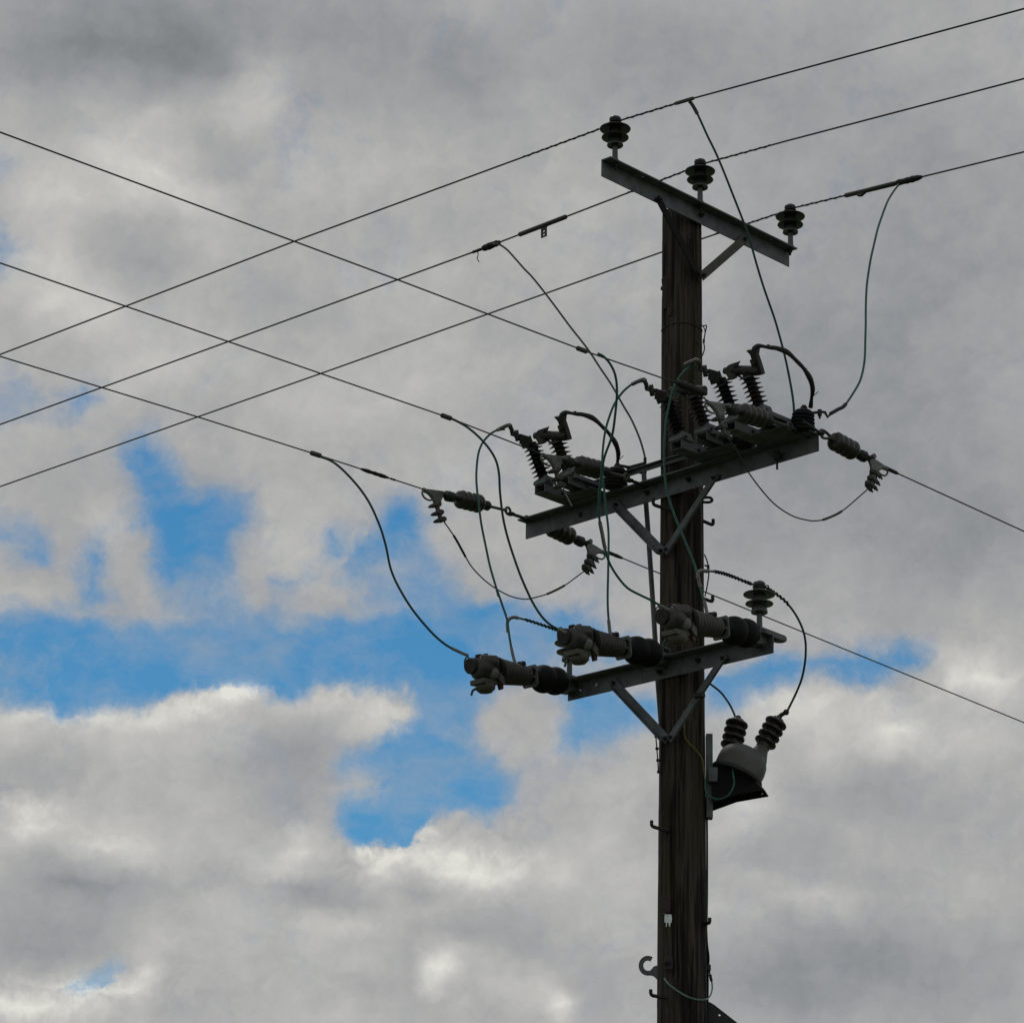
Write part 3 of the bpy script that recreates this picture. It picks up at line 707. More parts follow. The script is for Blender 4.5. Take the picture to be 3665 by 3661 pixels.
MB().tube(smooth([at(1330.1, 1469.5, -0.11), at(1332.7, 1495.5, -0.13), at(1352.2, 1507.2, -0.16), at(1372.9, 1500.7, -0.17), at(1384.6, 1479.9, -0.16), at(1382.4, 1455, -0.13), at(1384, 1443.6, -0.09)], 6), 0.0048, 8).build('green_lead', 'green_insulation', t)

# ------------------------------------------------------------------ crossarms
def angle_beam(F, s0, s1, n0, ztop, h, w, th, parent, name='beam', material='galvanised_steel', flange_holes=(), web_holes=()):
    """rolled steel angle: web on the pole side, flange on top reaching out from it"""
    mb = MB()
    wb = [F(s0, n0 + th / 2, ztop - h), F(s1, n0 + th / 2, ztop - h), F(s1, n0 + th / 2, ztop), F(s0, n0 + th / 2, ztop)]
    mb.holed(wb, web_holes, F.n * th)
    z = ztop - th / 2
    fl = [F(s0, n0 + th + 0.0005, z), F(s1, n0 + th + 0.0005, z), F(s1, n0 + w, z), F(s0, n0 + w, z)]
    mb.holed(fl, [(F(s, n, z), r) for s, n, r in flange_holes], (0, 0, th))
    return mb.build(name, material, parent)
def brace(F, a, b, n0, w, parent, out=0.03, th=0.006, material='galvanised_steel', flip=1):
    A, B = on_plane(*a, F.n * n0, F.n), on_plane(*b, F.n * n0, F.n)
    e = (B - A).normalized()
    p = F.n.cross(e).normalized() * flip
    mb = MB()
    L = (B - A).length
    m = (A + B) / 2
    mb.box(m, L / 2, w / 2, th / 2, e, p, F.n, 0.1)
    if out:
        mb.box(m + p * (w / 2 - th / 2) + F.n * (out / 2 + th / 2), L / 2 - 0.012, th / 2, out / 2 - 0.001, e, p, F.n, 0.1)
    o = mb.build('brace', material, parent)
    for q in (A + e * 0.02, B - e * 0.02):
        b_ = MB(); bolt(b_, q + F.n * th / 2, F.n, 0.0125, 0.012, 0.012); b_.build('bolt', 'dark_steel', o)
    return o

arm = thing('crossarm', TOP(0, 0.13, 10.01), 'short steel angle crossarm at the pole top carrying three pin insulators', 'crossarm', 'steel crossarms on the pole')
angle_beam(TOP, -0.851, 0.817, 0.130, 10.112, 0.102, 0.070, 0.008, arm, flange_holes=[(-0.54, 0.168, 0.008), (0.105, 0.168, 0.008), (0.61, 0.168, 0.008)])
brace(TOP, (1240, 372), (1319, 521), 0.146, 0.050, arm, out=0, material='shade_black_steel')  # left brace: its shadow over the pole is in this near-black colour
brace(TOP, (1407, 449), (1323, 522.3), 0.153, 0.052, arm, out=0, material='weathered_steel')
for s in (0.0, -0.77, -0.03, 0.79):
    b_ = MB(); bolt(b_, TOP(s, 0.139, 10.06) if s == 0 else TOP(s, 0.165, 10.103), TOP.n if s == 0 else (0, 0, -1), 0.016, 0.016, 0.02); b_.build('bolt', 'dark_steel', arm)

arm = thing('crossarm', MID(0, 0.13, 8.35), 'long middle steel crossarm carrying the three switches and the strained wires', 'crossarm', 'steel crossarms on the pole')
angle_beam(MID, -1.083, 1.100, 0.130, 8.444, 0.102, 0.078, 0.008, arm)
angle_beam(MID, -0.62, 1.00, 0.126, 8.565, 0.030, 0.028, 0.005, arm, name='tie_rail')
for s_ in (-0.60, 0.97):
    mb = MB(); mb.box(MID(s_, 0.139, 8.495), 0.018, 0.004, 0.055, MID.d, MID.n, (0, 0, 1)); mb.build('rail_bracket', 'galvanised_steel', arm)
brace(MID, (1160, 949), (1252, 1043), 0.146, 0.050, arm, out=0.032, flip=-1)
brace(MID, (1351, 897), (1254.5, 1043), 0.154, 0.046, arm, out=0.012, flip=1)
for (u, v) in ((1222, 930), (1300, 905)):
    b_ = MB(); bolt(b_, on_plane(u, v, MID.n * 0.139, MID.n), MID.n, 0.015, 0.014, 0.02); b_.build('bolt', 'dark_steel', arm)
rb = MB(); P = on_plane(1466, 861, MID.n * 0.17, MID.n)
rb.lathe([(0, 0), (0, 0.016), (0.03, 0.026), (0.034, 0.026), (0.045, 0.018), (0.060, 0.010), (0.062, 0.006), (0.105, 0.006), (0.105, 0)], P + Vector((0, 0, 0.03)), (0, 0, -1), 16)
rb.build('hanging_bolt', 'dark_steel', arm)
for (u, v) in ((1357.5, 904.5), (1095, 975)):
    rb = MB(); P = on_plane(u, v, MID.n * 0.139, MID.n); rb.lathe([(0, 0.013), (0.02, 0.012), (0.03, 0.0)], P + Vector((0, 0, 0.024)), (0, 0, -1), 12); rb.build('bolt', 'dark_steel', arm)

arm = thing('crossarm', LOW(0, 0.13, 7.29), 'lower steel crossarm carrying the three ribbed reclosers', 'crossarm', 'steel crossarms on the pole')
H = [(on_plane(843.4 + 0.24555 * x, 1064.8 + 0.24555 * y, LOW.n * 0.134, LOW.n), 0.0108) for x, y in ((1028, 955), (1142, 928))]
angle_beam(LOW, -0.712, 0.738, 0.130, 7.393, 0.104, 0.078, 0.006, arm, web_holes=H)
brace(LOW, (1155, 1285), (1260, 1397), 0.146, 0.050, arm, out=0.032, flip=-1)
brace(LOW, (1368, 1236), (1262.5, 1397), 0.154, 0.046, arm, out=0.012, flip=1)
pc = on_plane(1319, 1312, LOW.n * 0.16, LOW.n)
b_ = MB(); b_.box(pc, 0.028, 0.02, 0.012, LOW.d, LOW.n, (0, 0, 1)); b_.build('clip', 'dark_steel', arm)
for (u, v) in ((1245, 1268), (1318, 1246)):
    b_ = MB(); bolt(b_, on_plane(u, v, LOW.n * 0.139, LOW.n), LOW.n, 0.015, 0.014, 0.02); b_.build('bolt', 'dark_steel', arm)

# ------------------------------------------------------------------ pin insulators
def shed_prof(z, r, core, droop=0.012, th=0.007):
    return [(z + 0.012, core), (z + 0.010, core + 0.006), (z + 0.004, r * 0.75), (z - droop * 0.4 + th * 0.5, r - 0.002), (z - droop * 0.4, r), (z - droop * 0.4 - th * 0.5, r - 0.002), (z - droop * 0.7 - 0.003, r * 0.72), (z - droop, core + 0.004), (z - droop, core)]
def make_pin_insulator(material):
    t = thing('pin_insulator', (0, 0, 0), 'x', 'insulator', 'pin insulators')
    mb = MB(); mb.lathe([(0, 0), (0, 0.016), (0.02, 0.0165), (0.115, 0.0145), (0.115, 0)], (0, 0, 0), (0, 0, 1), 18); mb.hexa((0, 0, -0.002), (0, 0, 0.012), 0.024); mb.build('pin', 'galvanised_steel', t)
    mb = MB(); mb.lathe([(0.108, 0.012), (0.099, 0.030), (0.097, 0.044), (0.101, 0.0465), (0.128, 0.041), (0.142, 0.036), (0.19, 0.034), (0.225, 0.034), (0.232, 0.034), (0.238, 0.0275), (0.248, 0.0275), (0.254, 0.033), (0.262, 0.035), (0.272, 0.031), (0.279, 0.018), (0.281, 0)], (0, 0, 0), (0, 0, 1), 32); mb.build('body', material, t)
    for z, r in ((0.155, 0.077), (0.208, 0.088)):
        mb = MB(); mb.lathe(shed_prof(z, r, 0.033), (0, 0, 0), (0, 0, 1), 40); mb.build('shed', material, t)
    mb = MB()
    mb.tube([(0.0325 * cos(q), 0.0325 * sin(q), 0.243 + 0.003 * sin(2 * q)) for q in [2 * pi * k / 24 for k in range(25)]], 0.0045, 6)
    mb.tube(smooth([(0.032, 0.0, 0.243), (0.05, -0.012, 0.246), (0.062, -0.02, 0.236), (0.056, -0.026, 0.228)], 5), 0.004, 6)
    mb.build('tie_wire', 'aluminium_conductor', t)
    return t
pin = make_pin_insulator('dark_porcelain')
PIN = ((TOP(-0.776, 0.166, 10.113), 'pin insulator on the nearer left end of the top crossarm'),
       (TOP(-0.035, 0.166, 10.113), 'pin insulator directly over the pole on the top crossarm'),
       (TOP(0.795, 0.166, 10.113), 'pin insulator on the far right end of the top crossarm'))
for i, (p, lb) in enumerate(PIN):
    o = pin if i == 0 else copy_tree(pin)
    place(o, p, TOP.d, Vector((0, 0, 1)).cross(TOP.d), (0, 0, 1)); o['label'] = lb
    o['group'] = 'pin insulators on the top crossarm'
pin2 = make_pin_insulator('grey_porcelain')
P4 = on_plane(1433, 1189, LOW.n * 0.03, LOW.n); P5 = on_plane(1074.3, 1278, LOW.n * -0.03, LOW.n)
for o, p, lb in ((pin2, P4, 'grey pin insulator on the right end of the lower crossarm'), (None, P5, 'pin insulator half hidden behind the middle recloser head')):
    o = o or copy_tree(pin2)
    place(o, p, (0.9, -0.4, 0), (0.4, 0.9, 0), (0, 0, 1)); o['label'] = lb; o['group'] = 'pin insulators on the lower crossarm'

# ------------------------------------------------------------------ line conductors
def zline(nodes, n):
    """height of a wire at distance n: through the measured nodes, straight on beyond them"""
    if n <= nodes[0][0]: a, b = nodes[0], nodes[1]
    elif n >= nodes[-1][0]: a, b = nodes[-2], nodes[-1]
    else:
        for a, b in zip(nodes, nodes[1:]):
            if a[0] <= n <= b[0]: break
    return a[1] + (b[1] - a[1]) * (n - a[0]) / (b[0] - a[0])
def helix(pts, R, r, turns, n=5):
    """one rod wound round a run of points"""
    P = smooth(pts, 40) if len(pts) < 4 else [Vector(p) for p in pts]
    out, m = [], len(P) - 1
    N = int(turns * 12)
    x = None
    for i in range(N + 1):
        t = i / N * m
        k = min(int(t), m - 1)
        p = P[k].lerp(P[k + 1], t - k)
        d = (P[k + 1] - P[k]).normalized()
        if x is None: _, x, _ = basis(d)
        x = (x - d * x.dot(d)).normalized(); y = d.cross(x)
        q = 2 * pi * turns * i / N
        out.append(p + (x * cos(q) + y * sin(q)) * R)
    return out
UP = {}
def upper_wire(s, nodes, label, binds):
    f = lambda n: TOP(s, n, zline(nodes, n))
    ns = [-40, -30, -22, -15] + [a for a, _ in nodes] + [5, 9, 14]
    ns = sorted(set(ns))
    t = thing('line_conductor', f(0.166), label, 'power line', 'upper line conductors')
    fine = []
    for a, b in zip(ns, ns[1:]): fine += [a + (b - a) * k / 4 for k in range(4)]
    MB().tube([f(n) for n in fine] + [f(ns[-1])], 0.0052, 8).build('wire', 'aluminium_conductor', t)
    for a, b in binds:
        L = abs(b - a)
        MB().tube(helix([f(a + (b - a) * k / 12) for k in range(13)], 0.0040, 0.0045, L / 0.070), 0.0040, 6).build('binding', 'aluminium_conductor', t)
    UP[s] = (f, t)
    return f
A1 = upper_wire(-0.776, [(-5.199, 10.363), (-2.42, 10.374), (0.10, 10.352), (0.166, 10.356), (0.235, 10.355), (0.705, 10.326), (2.928, 10.125)], 'upper conductor tied to the near left pin insulator of the top crossarm', ((-0.55, 0.10), (0.235, 0.66)))
A2 = upper_wire(-0.035, [(-6.088, 10.307), (-3.8, 10.313), (-1.505, 10.323), (0.10, 10.354), (0.166, 10.358), (0.235, 10.354), (0.8, 10.312), (2.411, 10.177)], 'upper conductor tied to the pin insulator above the pole', ((-0.40, 0.10), (0.235, 0.68)))
A3 = upper_wire(0.795, [(-7.092, 10.318), (-3.793, 10.342), (-0.824, 10.372), (0.10, 10.362), (0.166, 10.366), (0.235, 10.36), (0.9, 10.302), (1.831, 10.223)], 'upper conductor tied to the far right pin insulator of the top crossarm', ((-0.42, 0.10), (0.235, 0.66)))

# ------------------------------------------------------------------ strain insulators and dead-end clamps
# built along +x (outward from the arm), z up, with the insulator starting at x = 0
def make_strain(long_rod):
    t = thing('strain_insulator', (0, 0, 0), 'x', 'insulator', 'strain insulators on the middle crossarm')
    sl = -0.085
    ax = Vector((1, 0, sl)).normalized()
    mb = MB()
    prof = [(-0.03, 0), (-0.03, 0.014), (-0.004, 0.016), (0.0, 0.03)]
    for k in range(4):
        c = 0.022 + k * 0.044
        prof += [(c + 0.022 * sin(radians(q)), 0.036 + 0.0185 * cos(radians(q))) for q in (-68, -40, -15, 15, 40, 68)]
    prof += [(0.177, 0.03), (0.182, 0.016), (0.225, 0.014), (0.225, 0)]
    mb.lathe(prof, (0, 0, 0), ax, 32); mb.build('body', 'brown_porcelain', t)
    mb = MB()
    mb.lathe([(0.212, 0), (0.212, 0.018), (0.222, 0.030), (0.262, 0.033), (0.275, 0.026), (0.285, 0.014), (0.305, 0.012), (0.305, 0)], (0, 0, 0), ax, 8); mb.build('socket', 'dark_steel', t)
    cl = MB()                                                       # clamp: plate, throat and the tail with its keepers
    q = lambda x, z, y=0.0: (x, y, z)
    cl.prism([q(0.285, -0.012), (0.305, 0, -0.004), q(0.455, -0.030), q(0.452, -0.040), q(0.40, -0.050), q(0.375, -0.070), q(0.345, -0.100), q(0.318, -0.096), q(0.315, -0.060), q(0.300, -0.035)], (0, 0.012, 0))
    cl.tube(smooth([q(0.455, -0.036), q(0.410, -0.042), q(0.370, -0.068), q(0.345, -0.105), q(0.325, -0.150), q(0.300, -0.188)], 5), 0.0135, 10)
    c_ = cl.build('clamp', 'cast_aluminium', t)
    lp = MB(); lp.tube(smooth([q(0.452, -0.034), q(0.462, -0.060), q(0.440, -0.082), q(0.405, -0.085), q(0.385, -0.078)], 6), 0.0058, 8); lp.build('guard_loop', 'cast_aluminium', c_)
    mb = MB(); mb.cyl((0.298, -0.03, -0.018), (0.298, 0.03, -0.018), 0.012, 12); mb.hexa((0.298, -0.045, -0.018), (0.298, -0.03, -0.018), 0.015); mb.build('pivot_pin', 'galvanised_steel', c_)
    for (x, z) in ((0.350, -0.098), (0.329, -0.140), (0.308, -0.176)):
        kb = MB()
        tang = Vector((-0.5, 0, -0.86)); out = Vector((0.86, 0, -0.42))
        p = Vector((x, 0, z))
        kb.box(p, 0.013, 0.024, 0.019, tang, (0, 1, 0), out, 0.3)
        for sy in (-0.017, 0.017):
            kb.cyl(p - out * 0.024 + Vector((0, sy, 0)), p + out * 0.050 + Vector((0, sy, 0)), 0.0058, 8)
            kb.hexa(p + out * 0.020 + Vector((0, sy, 0)), p + out * 0.034 + Vector((0, sy, 0)), 0.0115)
        kb.lathe([(-0.006, 0.010), (0.004, 0.017), (0.016, 0.012), (0.02, 0)], p - out * 0.02, -out, 10)
        kb.build('keeper', 'weathered_steel', c_)
    if long_rod:
        mb = MB(); mb.lathe([(-0.07, 0), (-0.07, 0.022), (-0.060, 0.029), (-0.035, 0.028), (-0.025, 0.018), (-0.025, 0)], (0, 0, 0), ax, 14); mb.build('end_cap', 'dark_steel', t)
        mb = MB(); mb.cyl(ax * -0.215, ax * -0.06, 0.0085, 10); mb.build('rod', 'weathered_steel', t)
        mb = MB(); mb.tube([ax * -0.225 + Vector((0.020 * cos(a), 0.0, 0.020 * sin(a))) for a in [2 * pi * k / 18 for k in range(19)]], 0.0075, 8, cap=False)
        mb.build('link', 'weathered_steel', t)
        mb = MB(); mb.tube([Vector((-0.248, 0, 0.006)) + Vector((0.018 * cos(a), 0.018 * sin(a), 0)) for a in [2 * pi * k / 18 for k in range(19)]], 0.0075, 8, cap=False)
        mb.cyl((-0.26, 0, 0.008), (-0.43, 0, 0.012), 0.0095, 10); mb.hexa((-0.385, 0, 0.012), (-0.37, 0, 0.012), 0.02); mb.build('eye_bolt', 'dark_steel', t)
    else:
        mb = MB()
        mb.tube(smooth([(0.0, 0.016, 0.022), (-0.045, 0.018, 0.040), (-0.090, 0.010, 0.036), (-0.108, 0, 0.016), (-0.098, 0, 0.0)], 6), 0.0085, 8)
        mb.tube(smooth([(-0.005, -0.012, -0.004), (-0.040, -0.010, 0.0), (-0.062, -0.006, -0.008), (-0.088, 0, -0.010), (-0.104, 0, 0.002), (-0.098, 0, 0.014)], 6), 0.0078, 8)
        mb.build('shackle', 'weathered_steel', t)
        mb = MB(); mb.tube([Vector((-0.105, 0, 0.008)) + Vector((0.014 * cos(a), 0.014 * sin(a), 0)) for a in [2 * pi * k / 16 for k in range(17)]], 0.007, 8, cap=False)
        mb.cyl((-0.118, 0, 0.012), (-0.25, 0, 0.036), 0.0085, 10); mb.build('eye_bolt', 'dark_steel', t)
    return t
zu = Vector((0, 0, 1))
S1 = make_strain(True)
STR = ((-1.035, 0.56, 8.432, 'strain insulator at the left end of the middle crossarm, pulled to the left'),
       (-0.145, 0.525, 8.430, 'strain insulator left of the pole in front of the left switch'),
       (1.035, 0.520, 8.434, 'strain insulator right of the pole in front of the right switch'))
for i, (s, n, z, lb) in enumerate(STR):
    o = S1 if i == 0 else copy_tree(S1)
    place(o, MID(s, n, z), MID.n, zu.cross(MID.n), zu); o['label'] = lb
S2 = make_strain(False)
for i, (s, n, z, lb) in enumerate(((1.145, 0.062, 8.412, 'strain insulator beyond the right end of the middle crossarm'),
                                   (-0.965, 0.055, 8.408, 'strain insulator hanging below the left end of the middle crossarm'))):
    o = S2 if i == 0 else copy_tree(S2, skip=('shackle', 'eye_bolt'))   # these lie behind the arm there
    place(o, MID(s, n, z), -MID.n, zu.cross(-MID.n), zu); o['label'] = lb

def lower_wire(s, nodes, label, far):
    f = lambda n: MID(s, n, zline(nodes, n))
    ns = sorted({a for a, _ in nodes} | set(far))
    t = thing('line_conductor', f(ns[0]) if abs(ns[0]) < abs(ns[-1]) else f(ns[-1]), label, 'power line', 'strained line conductors')
    MB().tube([f(n) for n in ns], 0.0040, 8).build('wire', 'aluminium_conductor', t)
    return f, t
B1, tb1 = lower_wire(1.04, [(0.965, 8.402), (1.10, 8.437), (1.882, 8.402), (3.242, 8.372), (5.626, 8.303)], 'strained conductor running left from the right strain insulator', (8, 12, 16))
B2, tb2 = lower_wire(-0.147, [(0.97, 8.398), (1.701, 8.405), (3.256, 8.367), (4.694, 8.331)], 'strained conductor running left from the strain insulator beside the pole', (7, 11, 16))
B3, tb3 = lower_wire(-1.04, [(1.005, 8.402), (1.843, 8.382), (2.675, 8.357), (3.986, 8.307)], 'strained conductor running left from the left end of the middle crossarm', (7, 11, 16))
R1, tr1 = lower_wire(1.14, [(-0.40, 8.379), (-1.012, 8.36), (-1.661, 8.338)], 'strained conductor leaving to the right behind the middle crossarm end', (-6, -14, -30))
R3, tr3 = lower_wire(-0.965, [(-0.41, 8.382), (-1.879, 8.327), (-3.18, 8.293), (-4.482, 8.264)], 'strained conductor passing behind the pole to the lower right', (-8, -16, -30))
# taped joints on these wires
def tape(f, a, b, r, parent, seed=1, name='tape_wrap', material='black_tape'):
    rnd = random.Random(seed)
    N = 14
    rr = [r * (0.45 + 0.55 * min(1, sin(pi * (k + 0.6) / (N + 1)) * 1.7)) * rnd.uniform(0.88, 1.12) for k in range(N + 1)]
    P = [f(a + (b - a) * k / N) for k in range(N + 1)]
    mb = MB(); mb.tube(P, lambda t: rr[min(N, int(round(t * N)))], 10)
    return mb.build(name, material, parent)
tape(B3, 1.49, 1.28, 0.011, tb3, 3)
tape(B3, 1.27, 1.22, 0.006, tb3, 5, 'sleeve', 'weathered_steel')
tape(lambda n: MID(1.045, n, 8.437 - (n - 1.0) * 0.02), 1.22, 0.985, 0.022, tb1, 7)
tape(R1, -0.385, -0.50, 0.011, tr1, 9)
tape(R3, -0.43, -0.56, 0.011, tr3, 11)

# ------------------------------------------------------------------ air-break switches on the middle arm
# local frame: x along the arm, -y out from the arm, z up; origin at the foot of the first insulator
LEAN = radians(30)
LA = Vector((0, -sin(LEAN), cos(LEAN)))               # insulators lean outwards
LQ = Vector((0, -cos(LEAN), -sin(LEAN)))
def K(s, w, q=0.0): return Vector((s, 0, 0)) + LA * w + LQ * q
VS = (-0.66, 0.67, 0.34)                               # recession used for the strap: along arm, towards arm, up
def KB(s, w, t): return K(s, w) + Vector((-0.66 * t, 0.67 * t, 0.34 * t))
def make_switch():
    t = thing('line_switch', (0, 0, 0), 'x', 'switch', 'switches on the middle crossarm')
    for x in (0.0, 0.185):
        mb = MB()
        mb.box((x, 0.0905, -0.022), 0.040, 0.1345, 0.003, ch=0.1)
        mb.box((x + 0.0375, 0.0905, -0.047), 0.0028, 0.1345, 0.0215, ch=0.1)
        mb.box((x - 0.0375, 0.0905, -0.047), 0.0028, 0.1345, 0.0215, ch=0.1)
        o = mb.build('rail', 'galvanised_steel', t)
        mb = MB()
        mb.prism([(x - 0.045, -0.048, -0.018), (x + 0.050, -0.048, -0.018), (x + 0.050, -0.048, 0.022), (x + 0.020, -0.048, 0.022), (x - 0.045, -0.048, 0.0)], (0, 0.006, 0))
        mb.box((x + 0.002, -0.012, -0.0155), 0.046, 0.034, 0.003, ch=0.1)
        mb.prism([(x + 0.046, -0.045, -0.016), (x + 0.046, 0.05, -0.016), (x + 0.046, 0.02, 0.024), (x + 0.046, -0.045, 0.024)], (0.006, 0, 0))
        mb.build('bracket', 'galvanised_steel', o)
        b_ = MB(); bolt(b_, (x + 0.050, -0.02, -0.004), (1, 0, 0), 0.009, 0.008); bolt(b_, (x + 0.041, 0.10, -0.045), (1, 0, 0), 0.010, 0.008); bolt(b_, (x + 0.041, 0.19, -0.045), (1, 0, 0), 0.010, 0.008); b_.build('bolt', 'dark_steel', o)
    mb = MB(); mb.box((0.0925, 0.185, -0.014), 0.135, 0.022, 0.004, ch=0.1); mb.build('cross_plate', 'galvanised_steel', t)
    mb = MB(); mb.box((0.003, 0.0905, -0.0705), 0.043, 0.1345, 0.0018, ch=0.1); mb.box((0.1655, 0.155, -0.0705), 0.118, 0.070, 0.0018, ch=0.1); mb.build('pan', 'galvanised_steel', t)
    mb = MB(); mb.box((0.24, 0.10, -0.020), 0.012, 0.12, 0.012, ch=0.1); mb.build('side_bar', 'galvanised_steel', t)
    for i, x in enumerate((0.0, 0.185)):
        mb = MB()
        mb.lathe([(-0.012, 0), (-0.012, 0.030), (0.034, 0.030), (0.038, 0.0275), (0.20, 0.0275), (0.205, 0.030), (0.236, 0.030), (0.242, 0.024), (0.246, 0)], K(x, 0), LA, 24)
        o = mb.build('insulator', 'black_polymer' if i == 0 else 'brown_polymer', t)
        for k in range(7):
            z = 0.052 + 0.0255 * k
            mb = MB(); mb.lathe([(z + 0.010, 0.027), (z + 0.007, 0.033), (z - 0.001, 0.0545), (z - 0.003, 0.056), (z - 0.0045, 0.0545), (z - 0.003, 0.033), (z - 0.004, 0.027)], K(x, 0), LA, 28); mb.build('shed', 'black_polymer' if i == 0 else 'brown_polymer', o)
    # contact arm, end plate and cable lug
    P = [K(*p) for p in ((0.0, 0.245), (-0.030, 0.262), (-0.052, 0.292), (-0.082, 0.306), (-0.112, 0.322), (-0.104, 0.345), (-0.108, 0.372))]
    mb = MB(); mb.tube(P, 0.013, 8); mb.cyl(K(-0.07, 0.285, 0.02), K(-0.07, 0.330, 0.02), 0.013, 10); mb.hexa(K(-0.09, 0.275), K(-0.075, 0.335), 0.014)
    mb.box(K(-0.030, 0.252), 0.036, 0.014, 0.030, (1, 0, 0), LQ, LA, 0.2)
    mb.build('contact_arm', 'dark_steel', t)
    mb = MB(); mb.holed([K(-0.059, 0.256, 0.03), K(0.010, 0.226, 0.03), K(0.034, 0.275, 0.03), K(-0.027, 0.309, 0.03)], [(K(-0.018, 0.291, 0.03), 0.0045), (K(0.020, 0.272, 0.03), 0.0045)], LQ * 0.006); mb.build('end_plate', 'dark_steel', t)
    mb = MB(); mb.tube(smooth([K(-0.100, 0.366), K(-0.112, 0.376), K(-0.140, 0.376), K(-0.196, 0.371)], 5), 0.0115, 10); mb.build('cable_lug', 'cast_aluminium', t)
    # jaw, hinge barrel, blade
    mb = MB(); mb.prism([K(*p) for p in ((0.060, 0.258), (0.072, 0.286), (0.100, 0.297), (0.152, 0.296), (0.128, 0.276), (0.118, 0.240), (0.098, 0.222), (0.088, 0.214), (0.070, 0.220))], LQ * 0.045)
    mb.build('jaw', 'weathered_steel', t)
    mb = MB(); mb.cyl(K(0.042, 0.274), K(0.075, 0.262), 0.019, 12); mb.build('nut', 'weathered_steel', t)
    mb = MB(); mb.cyl(K(0.100, 0.262), K(0.268, 0.214), 0.026, 14); mb.build('barrel', 'dark_steel', t)
    mb = MB(); mb.box((K(0.02, 0.222) + K(0.092, 0.222)) / 2, 0.045, 0.014, 0.006, (1, 0, 0), LQ, LA); mb.build('blade', 'weathered_steel', t)
    mb = MB(); mb.box((K(0.110, 0.238) + K(0.165, 0.178)) / 2, 0.042, 0.011, 0.013, K(0.165, 0.178) - K(0.110, 0.238), LQ, K(0.165, 0.178).cross(LQ)); mb.build('strut', 'dark_steel', t)
    mb = MB(); mb.prism([K(*p) for p in ((0.232, 0.196), (0.284, 0.190), (0.288, 0.250), (0.289, 0.300), (0.309, 0.331), (0.282, 0.328), (0.262, 0.336), (0.236, 0.340), (0.252, 0.310), (0.250, 0.285), (0.236, 0.286), (0.236, 0.240))], LQ * 0.030)
    mb.cyl(K(0.262, 0.262, 0.012), K(0.262, 0.262, 0.035), 0.010, 8); mb.build('strap_lug', 'strap_copper', t)
    pts = [(0.270, 0.322, 0.0), (0.290, 0.340, 0.01), (0.324, 0.341, 0.04), (0.38, 0.320, 0.08), (0.439, 0.300, 0.13), (0.499, 0.263, 0.18), (0.545, 0.200, 0.22), (0.575, 0.150, 0.25), (0.594, 0.090, 0.28), (0.590, 0.035, 0.31), (0.565, -0.010, 0.33), (0.540, -0.055, 0.34)]
    P = smooth([KB(*p) for p in pts], 6)
    mb = MB(); mb.tube(P, lambda u: 0.0125 + 0.0022 * sin(u * 19.0) + 0.001 * sin(u * 47.0), 8)
    o = mb.build('strap', 'strap_copper', t)
    for u in (0.28, 0.66):
        p = P[int(u * (len(P) - 1))]
        b_ = MB(); bolt(b_, p + Vector((0, 0, 0.008)), (0.2, -0.3, 1), 0.008, 0.008); b_.build('rivet', 'dark_steel', o)
    mb = MB(); mb.tube([P[-8] + Vector((0.01, 0, 0)), P[-8] + Vector((0.035, -0.01, 0.005)), P[-8] + Vector((0.055, -0.012, 0.012))], 0.0022, 6); mb.build('strand_end', 'strap_copper', o)
    return t
sw = make_switch()
mx = zu.cross(MID.d)
SWI = ((-0.683, 0.395, 'left switch with two leaning ribbed insulators, clear against the sky', ()),
       (0.356, 0.405, 'middle switch with two leaning insulators in front of the pole', ('strap', 'strap_lug')),
       (0.762, 0.425, 'right switch with two leaning ribbed insulators, right of the pole', ()))
protos = [sw] + [copy_tree(sw, skip=k[3]) for k in SWI[1:]]
for o, (s, n, lb, _) in zip(protos, SWI):
    place(o, MID(s, n, 8.52), MID.d, mx, zu); o['label'] = lb
# black post insulators behind the switches
def make_post():
    t = thing('post_insulator', (0, 0, 0), 'x', 'insulator', 'black post insulators on the middle crossarm')
    mb = MB()
    prof = [(0, 0), (0, 0.058)]
    for k in range(5):
        c = 0.012 + 0.0205 * k; r = 0.071 - 0.0025 * k
        prof += [(c - 0.008, r - 0.006), (c - 0.003, r), (c + 0.003, r), (c + 0.007, r - 0.007), (c + 0.010, r - 0.010)]
    prof += [(0.112, 0.052), (0.122, 0.040), (0.128, 0.022), (0.130, 0)]
    mb.lathe(prof, (0, 0, 0), (0, 0, 1), 36); mb.build('body', 'black_polymer', t)
    mb = MB(); mb.cyl((0, 0, 0.122), (0, 0, 0.150), 0.014, 10); mb.hexa((0, 0, 0.128), (0, 0, 0.140), 0.020); mb.build('terminal', 'dark_steel', t)
    return t
po = make_post()
POS = ((-0.320, 0.205, 'black post insulator under the strap of the left switch'), (0.625, 0.205, 'black post insulator below the right switch, beside the pole'), (1.04, 0.200, 'black post insulator at the right end of the middle crossarm'))
POSTS = []
for i, (s, n, lb) in enumerate(POS):
    o = po if i == 0 else copy_tree(po)
    place(o, MID(s, n, 8.447), MID.d, mx, zu + MID.d * 0.12); o.location = MID(s, n, 8.447); o['label'] = lb
    POSTS.append(MID(s, n, 8.447 + 0.14))

